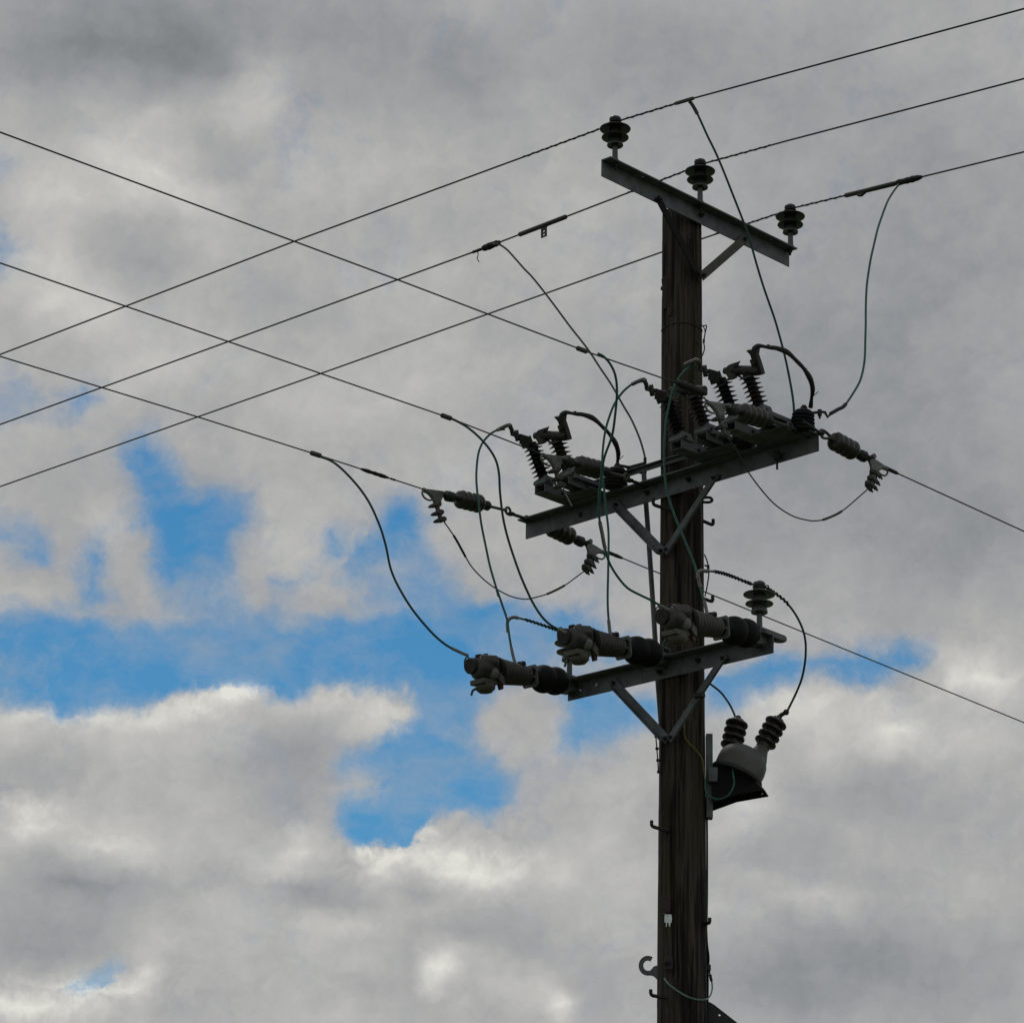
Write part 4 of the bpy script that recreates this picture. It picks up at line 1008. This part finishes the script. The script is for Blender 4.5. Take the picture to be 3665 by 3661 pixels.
# ------------------------------------------------------------------ reclosers on the lower arm (local x outwards, y along the arm, z up)
def make_recloser():
    t = thing('recloser', (0, 0, 0), 'x', 'recloser', 'reclosers on the lower crossarm')
    a = Vector((1, 0, -0.12)).normalized()
    o = Vector((0.14, 0, 0.0))
    up = Vector((0.12, 0, 1)).normalized()
    Yv = Vector((0, 1, 0))
    sc = lambda d: d if d < 0.37 else 0.37 + (d - 0.37) * 0.89
    R = lambda d, y=0.0, z=0.0: o + a * sc(d) + Yv * y + up * z
    mb = MB()
    mb.box((0.0875, 0, 0.031), 0.118, 0.040, 0.006, ch=0.3); mb.box((0.0875, 0.0385, 0.014), 0.114, 0.0035, 0.0115, ch=0.1); mb.box((0.0875, -0.0385, 0.014), 0.114, 0.0035, 0.0115, ch=0.1); mb.cyl((-0.03, 0, 0.012), (-0.03, 0, 0.037), 0.0395, 16)
    mb.prism([(0.212, 0.060, 0.035), (0.212, 0.060, -0.050), (0.212, 0.022, -0.050), (0.212, 0.022, 0.035)], (0.005, 0, 0))
    mb.build('mounting_bracket', 'galvanised_steel', t)
    mb = MB(); mb.box(R(0.040, 0.0, -0.010), 0.050, 0.042, 0.048, a, Yv, up, 0.12); mb.build('block', 'galvanised_steel', t)
    b_ = MB(); bolt(b_, R(0.03, 0.035, -0.05), -up, 0.014, 0.018, 0.02); b_.build('bolt', 'dark_steel', t)
    mb = MB()
    prof = [(0.075, 0), (0.075, 0.050)]
    for c in (0.130, 0.228):
        prof += [(c + 0.052 * sin(radians(q)), 0.050 + 0.030 * cos(radians(q))) for q in (-80, -55, -30, -8, 8, 30, 55, 80)]
    prof += [(0.292, 0.046), (0.335, 0.044), (0.335, 0)]
    mb.lathe(prof, o, a, 40); mb.build('bellows', 'black_polymer', t)
    mb = MB(); mb.prism([R(0.342, y, z) for y, z in ((-0.055, -0.050), (-0.045, -0.060), (0.046, -0.060), (0.056, -0.050), (0.056, 0.050), (0.044, 0.062), (-0.047, 0.062), (-0.055, 0.055))], a * 0.006)
    pl = mb.build('end_plate', 'cast_aluminium', t)
    mb = MB(); mb.cyl(R(0.335, 0.0, 0.0), R(0.385, 0.0, 0.0), 0.043, 20); mb.build('spigot', 'black_polymer', t)
    b_ = MB(); bolt(b_, R(0.345, 0.034, 0.030), a, 0.015, 0.014, 0.012); b_.build('nut', 'dark_steel', pl)
    b_ = MB(); b_.cyl(R(0.346, 0.040, -0.008), R(0.400, 0.040, -0.008), 0.0045, 8); b_.cyl(R(0.346, 0.040, -0.008), R(0.356, 0.040, -0.008), 0.008, 8); b_.build('split_pin', 'cast_aluminium', pl)
    mb = MB()
    prof = [(0.372, 0), (0.372, 0.046), (0.376, 0.053)]
    for k in range(9):
        c = 0.385 + 0.030 * k; r = 0.0555 + 0.0022 * k
        prof += [(c, r - 0.003), (c + 0.006, r + 0.0006), (c + 0.020, r + 0.001), (c + 0.0255, r - 0.002)]
    prof += [(0.650, 0.070), (0.652, 0.050), (0.652, 0)]
    mb.lathe([(sc(d), r) for d, r in prof], o, a, 40); mb.build('ribbed_body', 'ribbed_grey', t)
    mb = MB(); mb.lathe([(sc(d), r) for d, r in [(0.648, 0), (0.648, 0.074), (0.654, 0.078), (0.688, 0.079), (0.694, 0.075), (0.694, 0)]], o, a, 36); mb.build('collar', 'black_polymer', t)
    # head: rounded cap, shoulders, lens, latch block
    mb = MB(); mb.lathe([(sc(d), r) for d, r in [(0.690, 0), (0.690, 0.060), (0.700, 0.067), (0.790, 0.070), (0.815, 0.066), (0.835, 0.052), (0.842, 0.030), (0.844, 0)]], o, a, 28)
    hd = mb.build('head', 'moulded_grey', t)
    mb = MB(); mb.cyl(R(0.715, 0.050, 0.032), R(0.815, 0.018, 0.032), 0.040, 18); mb.build('head_barrel', 'moulded_grey', t)
    mb = MB(); mb.cyl(R(0.80, -0.03, 0.02), R(0.862, -0.03, 0.012), 0.045, 18); mb.build('end_cap', 'dark_steel', t)
    mb = MB(); mb.lathe([(0, 0.036), (0.012, 0.036), (0.024, 0.030), (0.032, 0.018), (0.035, 0)], R(0.745, 0.040, -0.030), (0.35, 0.8, -0.4), 20); mb.build('lens', 'cast_aluminium', t)
    mb = MB(); mb.box(R(0.775, 0.0, -0.078), 0.060, 0.050, 0.014, a, Yv, up, 0.2); mb.build('latch_plate', 'beige_moulding', t)
    mb = MB(); mb.lathe([(0, 0.052), (0.010, 0.055), (0.030, 0.052), (0.046, 0.034), (0.050, 0)], R(0.770, 0.005, -0.088), -up, 10); mb.build('base_cup', 'beige_moulding', t)
    mb = MB(); mb.prism([R(*p) for p in ((0.668, 0.058, -0.005), (0.690, 0.062, -0.012), (0.722, 0.064, -0.062), (0.690, 0.062, -0.088), (0.664, 0.058, -0.088))], Yv * 0.014); mb.build('wing', 'beige_moulding', t)
    mb = MB(); mb.prism([R(*p) for p in ((0.665, 0.045, -0.085), (0.700, 0.045, -0.088), (0.690, 0.045, -0.118), (0.668, 0.045, -0.112))], Yv * 0.02); mb.build('latch_tip', 'red_moulding', t)
    mb = MB(); mb.tube([R(0.842, -0.058, 0.036) + up * 0.034 * sin(q) + Yv * 0.022 * cos(q) for q in [2 * pi * k / 20 for k in range(21)]], 0.0042, 8, cap=False); mb.build('pull_ring', 'weathered_steel', t)
    for (d, y, z, r) in ((0.795, -0.01, 0.066, 0.018), (0.770, 0.020, 0.066, 0.016), (0.815, 0.0, 0.055, 0.014)):
        mb = MB(); mb.cyl(R(d, y, z - 0.012), R(d + 0.004, y, z + 0.014), r, 10); mb.build('terminal_bolt', 'dark_steel', t)
    mb = MB(); mb.tube(smooth([R(0.800, -0.03, -0.105), R(0.828, -0.042, -0.118), R(0.838, -0.048, -0.145)], 5), 0.0068, 8); mb.build('wire_tail', 'dark_green_insulation', t)
    mb = MB(); mb.box(R(0.425, 0.0, 0.060), 0.014, 0.010, 0.016, a, Yv, up, 0.2); mb.cyl(R(0.430, 0.0, 0.062), R(0.430, 0.040, 0.056), 0.010, 8); mb.hexa(R(0.430, 0.018, 0.060), R(0.430, 0.034, 0.057), 0.017)
    mb.build('terminal', 'dark_steel', t)
    return t
rc = make_recloser()
RCL = ((-0.692, 7.386, 'ribbed recloser overhanging the left end of the lower crossarm'), (-0.020, 7.420, 'ribbed recloser in the middle, left of the pole'), (0.655, 7.398, 'ribbed recloser on the right, its head in front of the pole'))
for i, (s, z, lb) in enumerate(RCL):
    o = rc if i == 0 else copy_tree(rc)
    place(o, LOW(s, 0, z), LOW.n, zu.cross(LOW.n), zu); o['label'] = lb

# ------------------------------------------------------------------ voltage transformer on its bracket
def V(x, y, Y): return at(1317.9 + 0.12288 * x, 1317.9 + 0.12288 * y, Y)
vt = thing('voltage_transformer', V(590, 1250, 0.0), 'pale resin transformer with two ribbed bushings on the right of the pole', 'transformer')
br = thing('transformer_bracket', V(165, 1840, 0.0), 'dark steel bracket holding the resin transformer on a mounting channel', 'bracket')
mb = MB(); top, bot = V(165, 556, -0.02), V(165, 1842, -0.02)
mb.box((top + bot) / 2, 0.0178, 0.03, (top - bot).length / 2, ch=0.1); mb.build('mounting_channel', 'galvanised_steel', br)
mb = MB(); c = V(218, 1180, -0.075); mb.box(c, 0.026, 0.03, 0.040, ch=0.12); mb.build('clamp_block', 'galvanised_steel', br)
near = [V(x, y, -0.075) for x, y in ((200, 1075), (600, 1075), (690, 1085), (975, 1405), (600, 1470), (200, 1600))]
far = [V(x, y, 0.10) for x, y in ((200, 1180), (600, 1165), (700, 1180), (1060, 1503), (580, 1588), (200, 1728))]
mb = MB()                                              # two gussets, sloping deck and foot plate
mb.prism(near, (0, 0.007, 0)); mb.build('gusset', 'shade_black_steel', br)  # plate coloured black for the shade of the open hollow
mb = MB(); mb.prism(far, (0, 0.007, 0)); mb.build('gusset', 'shade_black_steel', br)
mb = MB(); mb.prism([near[1], far[1], far[0], near[0]], (0, 0, 0.007)); mb.prism([near[2] + Vector((0.01, 0, 0.004)), near[3] + Vector((0.012, 0, 0)), far[3] + Vector((0.004, 0, 0)), far[2]], (0.005, 0, 0.005)); mb.build('deck', 'shade_black_steel', br)
mb = MB(); e = (near[3] - near[2]); mb.box((near[2] + near[3]) / 2 + Vector((0.008, 0.01, 0.004)), e.length / 2, 0.012, 0.004, e, (0, 1, 0), e.cross(Vector((0, 1, 0)))); mb.build('edge_angle', 'weathered_steel', br)
for x, y in ((690, 1115), (975, 1465)):
    b_ = MB(); bolt(b_, V(x, y, -0.09), (0.2, -1, 0.1), 0.006, 0.006); b_.build('bolt', 'cast_aluminium', br)
VA = Vector((0.40, 0.06, 0.91)).normalized()
vc = V(588, 1180, 0.0)
mb = MB(); mb.lathe([(-0.012, 0), (-0.012, 0.146), (0.0, 0.149), (0.008, 0.146), (0.008, 0)], vc, VA, 44); mb.build('base_flange', 'dark_steel', vt)
_, vx, vy = basis(VA)
ev = (Vector((1, 0, 0)) - VA * VA.x).normalized(); ew = VA.cross(ev)
mb = MB(); n = 56
rings = [(0.006, 0.132, 0.132), (0.020, 0.136, 0.134), (0.060, 0.138, 0.133), (0.095, 0.134, 0.124), (0.120, 0.122, 0.108), (0.140, 0.106, 0.09), (0.156, 0.086, 0.072), (0.168, 0.06, 0.05), (0.175, 0.03, 0.025), (0.177, 0.0005, 0.0005)]
for h, ra, rb_ in rings:
    for k in range(n):
        q = 2 * pi * k / n
        cx, cy = cos(q), sin(q)
        sq = (abs(cx) ** 2.6 + abs(cy) ** 2.6) ** (-1 / 2.6)
        waist = 1 - 0.10 * math.exp(-((math.remainder(q - radians(-62), 2 * pi)) / 0.32) ** 2) * min(1, h / 0.06)
        mb.v.append(vc + VA * h + (ev * cx * ra + ew * cy * rb_) * sq * waist)
for i in range(len(rings) - 1):
    for k in range(n): mb.f.append((i * n + k, i * n + (k + 1) % n, (i + 1) * n + (k + 1) % n, (i + 1) * n + k))
mb.sm = [True] * len(mb.f); mb.build('resin_body', 'resin', vt)
def bushing(b0, ax, off):
    ax = Vector(ax).normalized()
    mb = MB(); mb.lathe([(-0.09, 0.062), (-0.055, 0.048), (-0.025, 0.038), (0.0, 0.036), (0.02, 0.036)], b0, ax, 28); mb.build('neck', 'resin', vt)
    mb = MB()
    mb.lathe([(-0.01, 0), (-0.01, 0.040), (0.175, 0.040), (0.182, 0.034), (0.186, 0.015), (0.186, 0)], b0, ax, 28)
    o = mb.build('bushing', 'brown_porcelain', vt)
    for k in range(4):
        z = 0.022 + 0.0435 * k
        s_ = MB(); s_.lathe([(z - 0.013, 0.040), (z - 0.010, 0.056), (z - 0.004, 0.0625), (z + 0.004, 0.0630), (z + 0.010, 0.058), (z + 0.015, 0.048), (z + 0.019, 0.040)], b0, ax, 36); s_.build('shed', 'brown_porcelain', o)
    s_ = MB(); s_.cyl(b0 + ax * 0.18, b0 + ax * 0.205, 0.012, 10); s_.hexa(b0 + ax * 0.19, b0 + ax * 0.20, 0.016); s_.build('terminal', 'dark_steel', o)
    return b0 + ax * 0.205
BT1 = bushing(V(498, 770, 0.03), (0.22, 0.16, 0.95), 0)
BT2 = bushing(V(1000, 720, 0.04), (0.455, 0.14, 0.88), 0)

# ------------------------------------------------------------------ insulated leads
G_LEAD = 'insulated leads between wires and switchgear'
def lead(label, pts, Y0, Y1, r=0.0064, material='dark_green_insulation', power=1.0, n=7):
    P = run(pts, Y0, Y1, power)
    t = thing('jumper_lead', P[0], label, 'cable', G_LEAD)
    S = smooth(P, n)
    for i in range(2, len(S) - 2):                     # a lead is never a perfect curve
        S[i] = S[i] + 0.0035 * noise.noise_vector(S[i] * 5.0 + P[0])
    MB().tube(S, r, 10).build('cable', material, t)
    return t, S
def part_tube(t, name, material, P, r, n=10):
    mb = MB(); mb.tube(P, r, n); return mb.build(name, material, t)
def tap(t, f, nv, half, r, P, material='weathered_steel'):
    """pressed tap connector round wire and lead"""
    mb = MB(); mb.tube([f(nv + half), f(nv + half * 0.85), f(nv - half * 0.85), f(nv - half)], lambda q: r * (0.75 if q in (0.0, 1.0) else 1.0), 8)
    mb.build('tap_connector', material, t)
R4 = lambda x, y: (843.4 + 0.24555 * x, 1064.8 + 0.24555 * y)
Z3 = lambda x, y: (780.2 + 0.24555 * x, 764.4 + 0.24555 * y)
Z2 = lambda x, y: (1201.9 + 0.26468 * x, 606.2 + 0.26468 * y)
Z7 = lambda x, y: (1212.4 + 0.16373 * x, 1080.7 + 0.16373 * y)
Z5 = lambda x, y: (1186 + 0.25951 * x, 1054.3 + 0.25951 * y)

t, S = lead('green lead sweeping from the left strained wire down to the left recloser',
            [(590, 858), (601, 860.5), (630, 872.6), (665, 905), (695, 945), (715, 987.6), (727.5, 1027.6), (737.5, 1072.6), (755, 1112.6), (780, 1152.6), (810, 1187.6), (840, 1215), (866, 1229.5), (884, 1237)], -0.575, -0.30)
tap(t, B3, 1.83, 0.036, 0.0145, S)
part_tube(t, 'sleeve', 'tinned_copper', S[-12:], 0.0085)
t, S = lead('green lead from the middle strained wire down to the middle recloser',
            [(838, 785), Z3(310, 110), Z3(420, 175), Z3(540, 285), Z3(620, 400), Z3(655, 520), Z3(665, 680), Z3(690, 880), Z3(740, 1080), Z3(810, 1280), Z3(900, 1490), R4(590, 150), R4(650, 280), R4(720, 390), R4(790, 460), R4(860, 500), R4(915, 525)], -1.09, -0.72)
tap(t, B2, 1.715, 0.036, 0.014, S)
part_tube(t, 'sleeve', 'tinned_copper', S[-9:], 0.0085)
Yl = MID(-0.683, 0.395, 0).y
t, S = lead('green lead looping over from the left switch down to the left recloser body',
            [Z3(700, 180), Z3(650, 190), Z3(590, 225), Z3(530, 295), Z3(497, 380), Z3(485, 500), Z3(487, 640), Z3(510, 850), Z3(545, 1040), Z3(590, 1240), Z3(650, 1460), R4(380, 190), R4(430, 320), R4(462, 420), R4(475, 520), R4(495, 640), R4(515, 730), R4(532, 775)], 0.19, -0.01, material='green_insulation')
part_tube(t, 'sleeve', 'tinned_copper', S[:9], 0.010)
part_tube(t, 'lug', 'tinned_copper', S[-15:], 0.0088)
K1 = [at(*R4(x, y), 0.03) for x, y in ((468, 520), (464, 450), (482, 416), (515, 405), (548, 412))]
part_tube(t, 'tee_connector', 'tinned_copper', smooth(K1, 4), 0.0098)
TEE1 = at(*R4(520, 405), 0.03)
t, S = lead('green lead dropping from the right strained wire to the right recloser head',
            [(1128, 667), (1138, 672), (1150, 685), (1160, 705), (1163.8, 730), (1162, 764.4), (1155.9, 818.4), (1141, 862.6), (1134, 901.9), (1130, 936), (1130.8, 975.6), (1136, 1005), (1141, 1032), (1148.5, 1059), (1163, 1084.5), (1184, 1109), (1207.5, 1122.7), (1226, 1131), (1245, 1141), (1262, 1150.5)], -2.06, -1.17, material='green_insulation')
tap(t, B1, 1.93, 0.036, 0.013, S)
part_tube(t, 'taped_sleeve', 'tinned_copper', S[72:86], 0.0105)
part_tube(t, 'sleeve', 'tinned_copper', S[-9:], 0.0085)
t, S = lead('green lead from the middle switch straight down to the middle recloser body',
            [(1214, 718.5), (1203, 721), (1190, 727), (1172, 743), (1156, 768), (1143, 808), (1137.5, 850), (1136, 892), (1140, 924), (1143.6, 960.8), (1148.5, 1010), (1147.8, 1071), (1146.5, 1132), (1148.6, 1170), (1151.6, 1195), (1155.3, 1209.7)], -0.56, -0.47, material='green_insulation')
part_tube(t, 'sleeve', 'tinned_copper', S[:9], 0.010)
part_tube(t, 'lug', 'tinned_copper', S[-15:], 0.0095)
t, S = lead('green lead falling across the pole front from the right switch',
            [(1322, 682), (1313, 684.3), (1297, 696), (1281, 714.7), (1269, 738.5), (1261.5, 770), (1256, 802), (1253, 844), (1254, 886.8), (1259, 928), (1272, 970.8), (1285.6, 1003.5), (1299, 1037.6), (1312, 1070), (1318.8, 1098), (1325, 1121), (1330, 1138), (1335, 1160), (1340, 1170)], -0.85, -0.90, material='green_insulation')
part_tube(t, 'sleeve', 'tinned_copper', S[:10], 0.0115)
part_tube(t, 'sleeve', 'tinned_copper', [at(1316.5, 1083, -0.89), at(1319, 1098, -0.89), at(1322, 1108, -0.89)], 0.0100)
part_tube(t, 'lug', 'tinned_copper', S[-17:], 0.0095)
K2 = [at(u, v, -0.895) for u, v in ((1317, 1092), (1316.5, 1084), (1319.5, 1078.8), (1326, 1077), (1337, 1077.6))]
part_tube(t, 'tee_connector', 'tinned_copper', smooth(K2, 4), 0.0105)

pts = [(1330, 1077.2), (1345, 1078), (1365, 1082), (1385, 1089), (1410, 1099), (1425, 1103.5), (1440, 1107), (1458.5, 1116.6), (1484.4, 1137.3), (1505, 1166), (1518, 1199.6), (1520, 1236), (1514, 1275), (1502.6, 1306), (1484.8, 1342.4)]
Ya, Yb, Yc = -0.89, P4.y - 0.03, BT2.y
P = [at(u, v, Ya + (Yb - Ya) * min(1, i / 5)) if i <= 5 else at(u, v, Yb + (Yc - Yb) * (i - 5) / 9) for i, (u, v) in enumerate(pts)]
t = thing('jumper_lead', P[0], 'dark lead arching over the grey pin insulator to the right bushing', 'cable', G_LEAD)
S = smooth(P, 7); MB().tube(S, 0.0062, 10).build('cable', 'dark_green_insulation', t)
MB().tube(helix(S[8:32], 0.0066, 0.004, 13), 0.0046, 6).build('binding', 'black_polymer', t)
MB().tube(helix(S[45:58], 0.0066, 0.004, 7), 0.0046, 6).build('binding', 'black_polymer', t)
mb = MB(); mb.cyl(S[-1], BT2, 0.012, 10); mb.lathe([(-0.01, 0.008), (0.0, 0.017), (0.012, 0.017), (0.02, 0.008)], S[-1], BT2 - S[-1], 10); mb.build('terminal_nut', 'dark_steel', t)
pts = [(967, 1164.6), (976, 1165.5), (990.7, 1169), (1015, 1176.5), (1039.8, 1185), (1057, 1191), (1072, 1200), (1095, 1215), (1130, 1228), (1180, 1240), (1228, 1248), (1290, 1270), (1330, 1286), (1340.4, 1290.5), (1359.9, 1306), (1375.4, 1326.8), (1384.5, 1345), (1388.4, 1357)]
Ya, Yb, Yc = 0.03, P5.y - 0.04, BT1.y
P = []
for i, (u, v) in enumerate(pts):
    if i <= 6: Y = Ya + (Yb - Ya) * i / 6
    elif i <= 11: Y = Yb + (0.24 - Yb) * (i - 6) / 5
    else: Y = 0.24 + (Yc - 0.24) * (i - 11) / 6
    P.append(at(u, v, Y))
t = thing('jumper_lead', P[0], 'dark lead from the left tee connector passing behind the pole to the left bushing', 'cable', G_LEAD)
S = smooth(P, 7); MB().tube(S, 0.0060, 10).build('cable', 'dark_green_insulation', t)
MB().tube(helix(S[14:40], 0.0062, 0.004, 13), 0.0044, 6).build('binding', 'black_polymer', t)

def upper_tap(s, f, n0, label, pts, Y1, r=0.0064, material='dark_green_insulation', power=1.0):
    Y0 = f(n0).y
    t, S = lead(label, pts, Y0, Y1, r, material, power)
    return t, S
t, S = upper_tap(-0.776, A1, 0.70, 'long dark lead hanging from the left upper conductor to the right switchgear',
    [(1299, 190), (1305, 196), (1315.7, 215), (1334, 255), (1352.6, 294), (1384.5, 370), (1401.7, 416.7), (1414, 451), (1436, 527), (1462.6, 606), (1479.8, 669.7), (1490.4, 720), (1497, 765), (1496.5, 788), (1490, 800), (1470, 815)], -0.46)
mb = MB(); mb.tube([A1(0.60), A1(0.62), A1(0.73), A1(0.74)], lambda q: 0.011 if 0.1 < q < 0.9 else 0.008, 8); mb.build('tap_connector', 'weathered_steel', t)
part_tube(t, 'sleeve', 'weathered_steel', S[2:15], 0.0105)
mb = MB(); mb.tube(S[74:], 0.0068, 10); mb.build('bare_tail', 'green_insulation', t)
t, S = upper_tap(-0.035, A2, -1.40, 'grey lead curving from the taped joint on the middle upper conductor to the left post',
    [(930, 462), (938, 460.5), (945.3, 463), (957.6, 472), (972, 488), (989.5, 507.7), (1006.7, 526), (1040, 568), (1075, 615), (1105, 654), (1130, 690), (1152, 724), (1175.5, 764.4), (1192.7, 793.9), (1207.5, 828), (1216, 857.7), (1217, 870)], 0.24, 0.006, 'grey_green_insulation')
tape(A2, -1.55, -1.405, 0.021, t, 21)
tape(A2, -1.64, -1.54, 0.009, t, 22)
MB().tube(smooth([A2(-1.59), A2(-1.59) + Vector((0.006, 0, -0.03)), A2(-1.59) + Vector((0.0, 0, -0.05)), A2(-1.59) + Vector((0.012, 0, -0.075))], 4), 0.003, 6).build('tape_end', 'black_tape', t)
mb = MB(); e1 = S[-1]; mb.tube([e1 + Vector((0, 0, 0.02)), e1, e1 - Vector((0, 0, 0.03)), e1 - Vector((0.03, 0.0, 0.05)), POSTS[0] + Vector((0.03, 0, 0))], 0.009, 8); mb.build('lug', 'dark_steel', t)
t, S = upper_tap(0.795, A3, 0.95, 'green lead hanging from the right upper conductor in a deep curve to the right post',
    [(1699, 344), (1695.8, 348.4), (1685.6, 362), (1673.3, 382.5), (1662.4, 411), (1651.5, 449.4), (1641, 500), (1635, 550), (1633.3, 606), (1632, 672), (1625.4, 712), (1612, 738.5), (1593.6, 765), (1580, 773), (1567, 780.5)], POSTS[2].y, material='green_insulation', power=0.8)
tape(A3, 0.925, 1.125, 0.019, t, 31)
part_tube(t, 'sleeve', 'dark_steel', S[-16:], 0.0105)
P = [S[-1], at(1561.5, 787, POSTS[2].y), at(1556.6, 778, POSTS[2].y), at(1548, 777, POSTS[2].y), at(1536, 779, POSTS[2].y), at(1522, 779, POSTS[2].y)]
mb = MB(); mb.tube(P, 0.0085, 8); mb.cyl(at(1546.5, 773, POSTS[2].y), at(1546.5, 785, POSTS[2].y), 0.012, 8); mb.cyl(at(1546.5, 784, POSTS[2].y), at(1546.5, 790, POSTS[2].y), 0.006, 8); mb.build('lug', 'dark_steel', t)

# bare jumpers joining the two sides of the strained line
def bare(label, pts, a, b, sl):
    P = [a] + run(pts, a.y, b.y)[1:-1] + [b]
    t = thing('bare_jumper', a, label, 'wire', 'bare jumper wires under the middle crossarm')
    S = smooth(P, 7); MB().tube(S, 0.0038, 8).build('wire', 'aluminium_conductor', t)
    for i, j, r, m in sl: part_tube(t, 'sleeve', m, S[i:j], r)
Ja = [(-1.035, 0.845, 8.250), (-0.965, -0.257, 8.232), (1.035, 0.835, 8.255), (1.145, -0.255, 8.236)]
J = [MID(*p) for p in Ja]
bare('bare wire slung below the left half of the middle crossarm', [Z3(240, 895), Z3(320, 1020), Z3(400, 1165), Z3(450, 1245), Z3(530, 1330), Z3(620, 1400), Z3(740, 1465), Z3(860, 1490), Z3(960, 1470), Z3(1040, 1445), Z3(1160, 1385), Z3(1250, 1320), Z3(1315, 1265)], J[0], J[1],
     ((6, 15, 0.0068, 'dark_steel'), (62, 71, 0.0072, 'weathered_steel')))
bare('bare wire slung below the right half of the middle crossarm', [Z2(640, 800), Z2(690, 890), Z2(790, 1070), (1442.9, 931.7), (1467.4, 956), (1496.9, 974), (1524.7, 981.6), (1541, 982.4), (1559, 978.5), (1588, 964.5), (1620, 938), (1640, 920)], J[2], J[3],
     ((54, 64, 0.0072, 'weathered_steel'),))
MB_t = MB(); P0 = MID(-0.145, 0.81, 8.243); MB_t.tube([P0, P0 + Vector((0.012, 0, -0.03)), P0 + Vector((0.048, 0.0, -0.10))], 0.0045, 8)
tag(MB_t.build('wire_tail', 'tinned_copper'), 'short cut wire end hanging from the strain clamp beside the pole', 'wire')

# ------------------------------------------------------------------ tubes clipped on the upper conductors
def clip_tube(f, a, b, label, tab):
    t = thing('conductor_sleeve', f((a + b) / 2), label, 'sleeve', 'tubular sleeves on the upper conductors')
    d = (f(b) - f(a)).normalized()
    mb = MB(); mb.lathe([(0, 0.004), (0, 0.011), (0.006, 0.0145), ((f(b) - f(a)).length - 0.006, 0.0145), ((f(b) - f(a)).length, 0.011), ((f(b) - f(a)).length, 0.004)], f(a), d, 16); mb.build('tube', 'sensor_shell', t)
    c = f(tab)
    return t, d, c
t, d, c = clip_tube(A2, -1.246, -0.865, 'dark tube on the middle upper conductor with a drilled tab below', -1.045)
dn = (Vector((0, 0, -1)) + d * d.z).normalized()
e = d
mb = MB(); mb.holed([c + e * 0.030 + dn * 0.008, c + e * 0.022 + dn * 0.022, c + e * 0.022 + dn * 0.078, c - e * 0.022 + dn * 0.078, c - e * 0.022 + dn * 0.022, c - e * 0.030 + dn * 0.008],
                    [(c + dn * 0.040, 0.0075), (c + dn * 0.062, 0.0075)], d.cross(dn) * 0.006); mb.build('tab', 'sensor_shell', t)
t, d, c = clip_tube(A3, 0.575, 0.935, 'greenish tube on the right upper conductor beside the taped joint', 0.71)
mb = MB(); mb.prism([c + d * 0.012 + Vector((0, 0, -0.010)), c - d * 0.02 + Vector((0, 0, -0.028)), c - d * 0.045 + Vector((0, 0, -0.024)), c - d * 0.045 + Vector((0, 0, -0.012))], d.cross(Vector((0, 0, 1))) * 0.022); mb.build('tab', 'sensor_shell', t)

# ------------------------------------------------------------------ operating rod behind the arms
P = [at(1214, 884, 0.17), at(1224, 1020, 0.17), at(1232, 1140, 0.17), at(1240, 1270, 0.17), at(1250, 1400, 0.17), at(1288, 1930, 0.17), at(1300, 2090, 0.17)]
t = thing('operating_rod', P[-1], 'grey steel operating rod slanting down beside the left edge of the pole', 'rod')
part_tube(t, 'rod', 'galvanised_steel', P, 0.0145, 14)
mb = MB(); q = at(1214, 884, 0.17)
mb.prism([q + Vector(p) for p in ((-0.035, 0, 0.0), (-0.022, 0, -0.03), (0.018, 0, -0.03), (0.022, 0, 0.02), (0.0, 0, 0.035), (-0.05, 0, 0.02))], (0, 0.02, 0)); mb.build('crank', 'dark_steel', t)
mb = MB(); mb.box(at(1200, 880, 0.15), 0.055, 0.008, 0.012, (1, 0, 0.3), (0, 1, 0), (-0.3, 0, 1)); mb.build('link_bar', 'dark_steel', t)
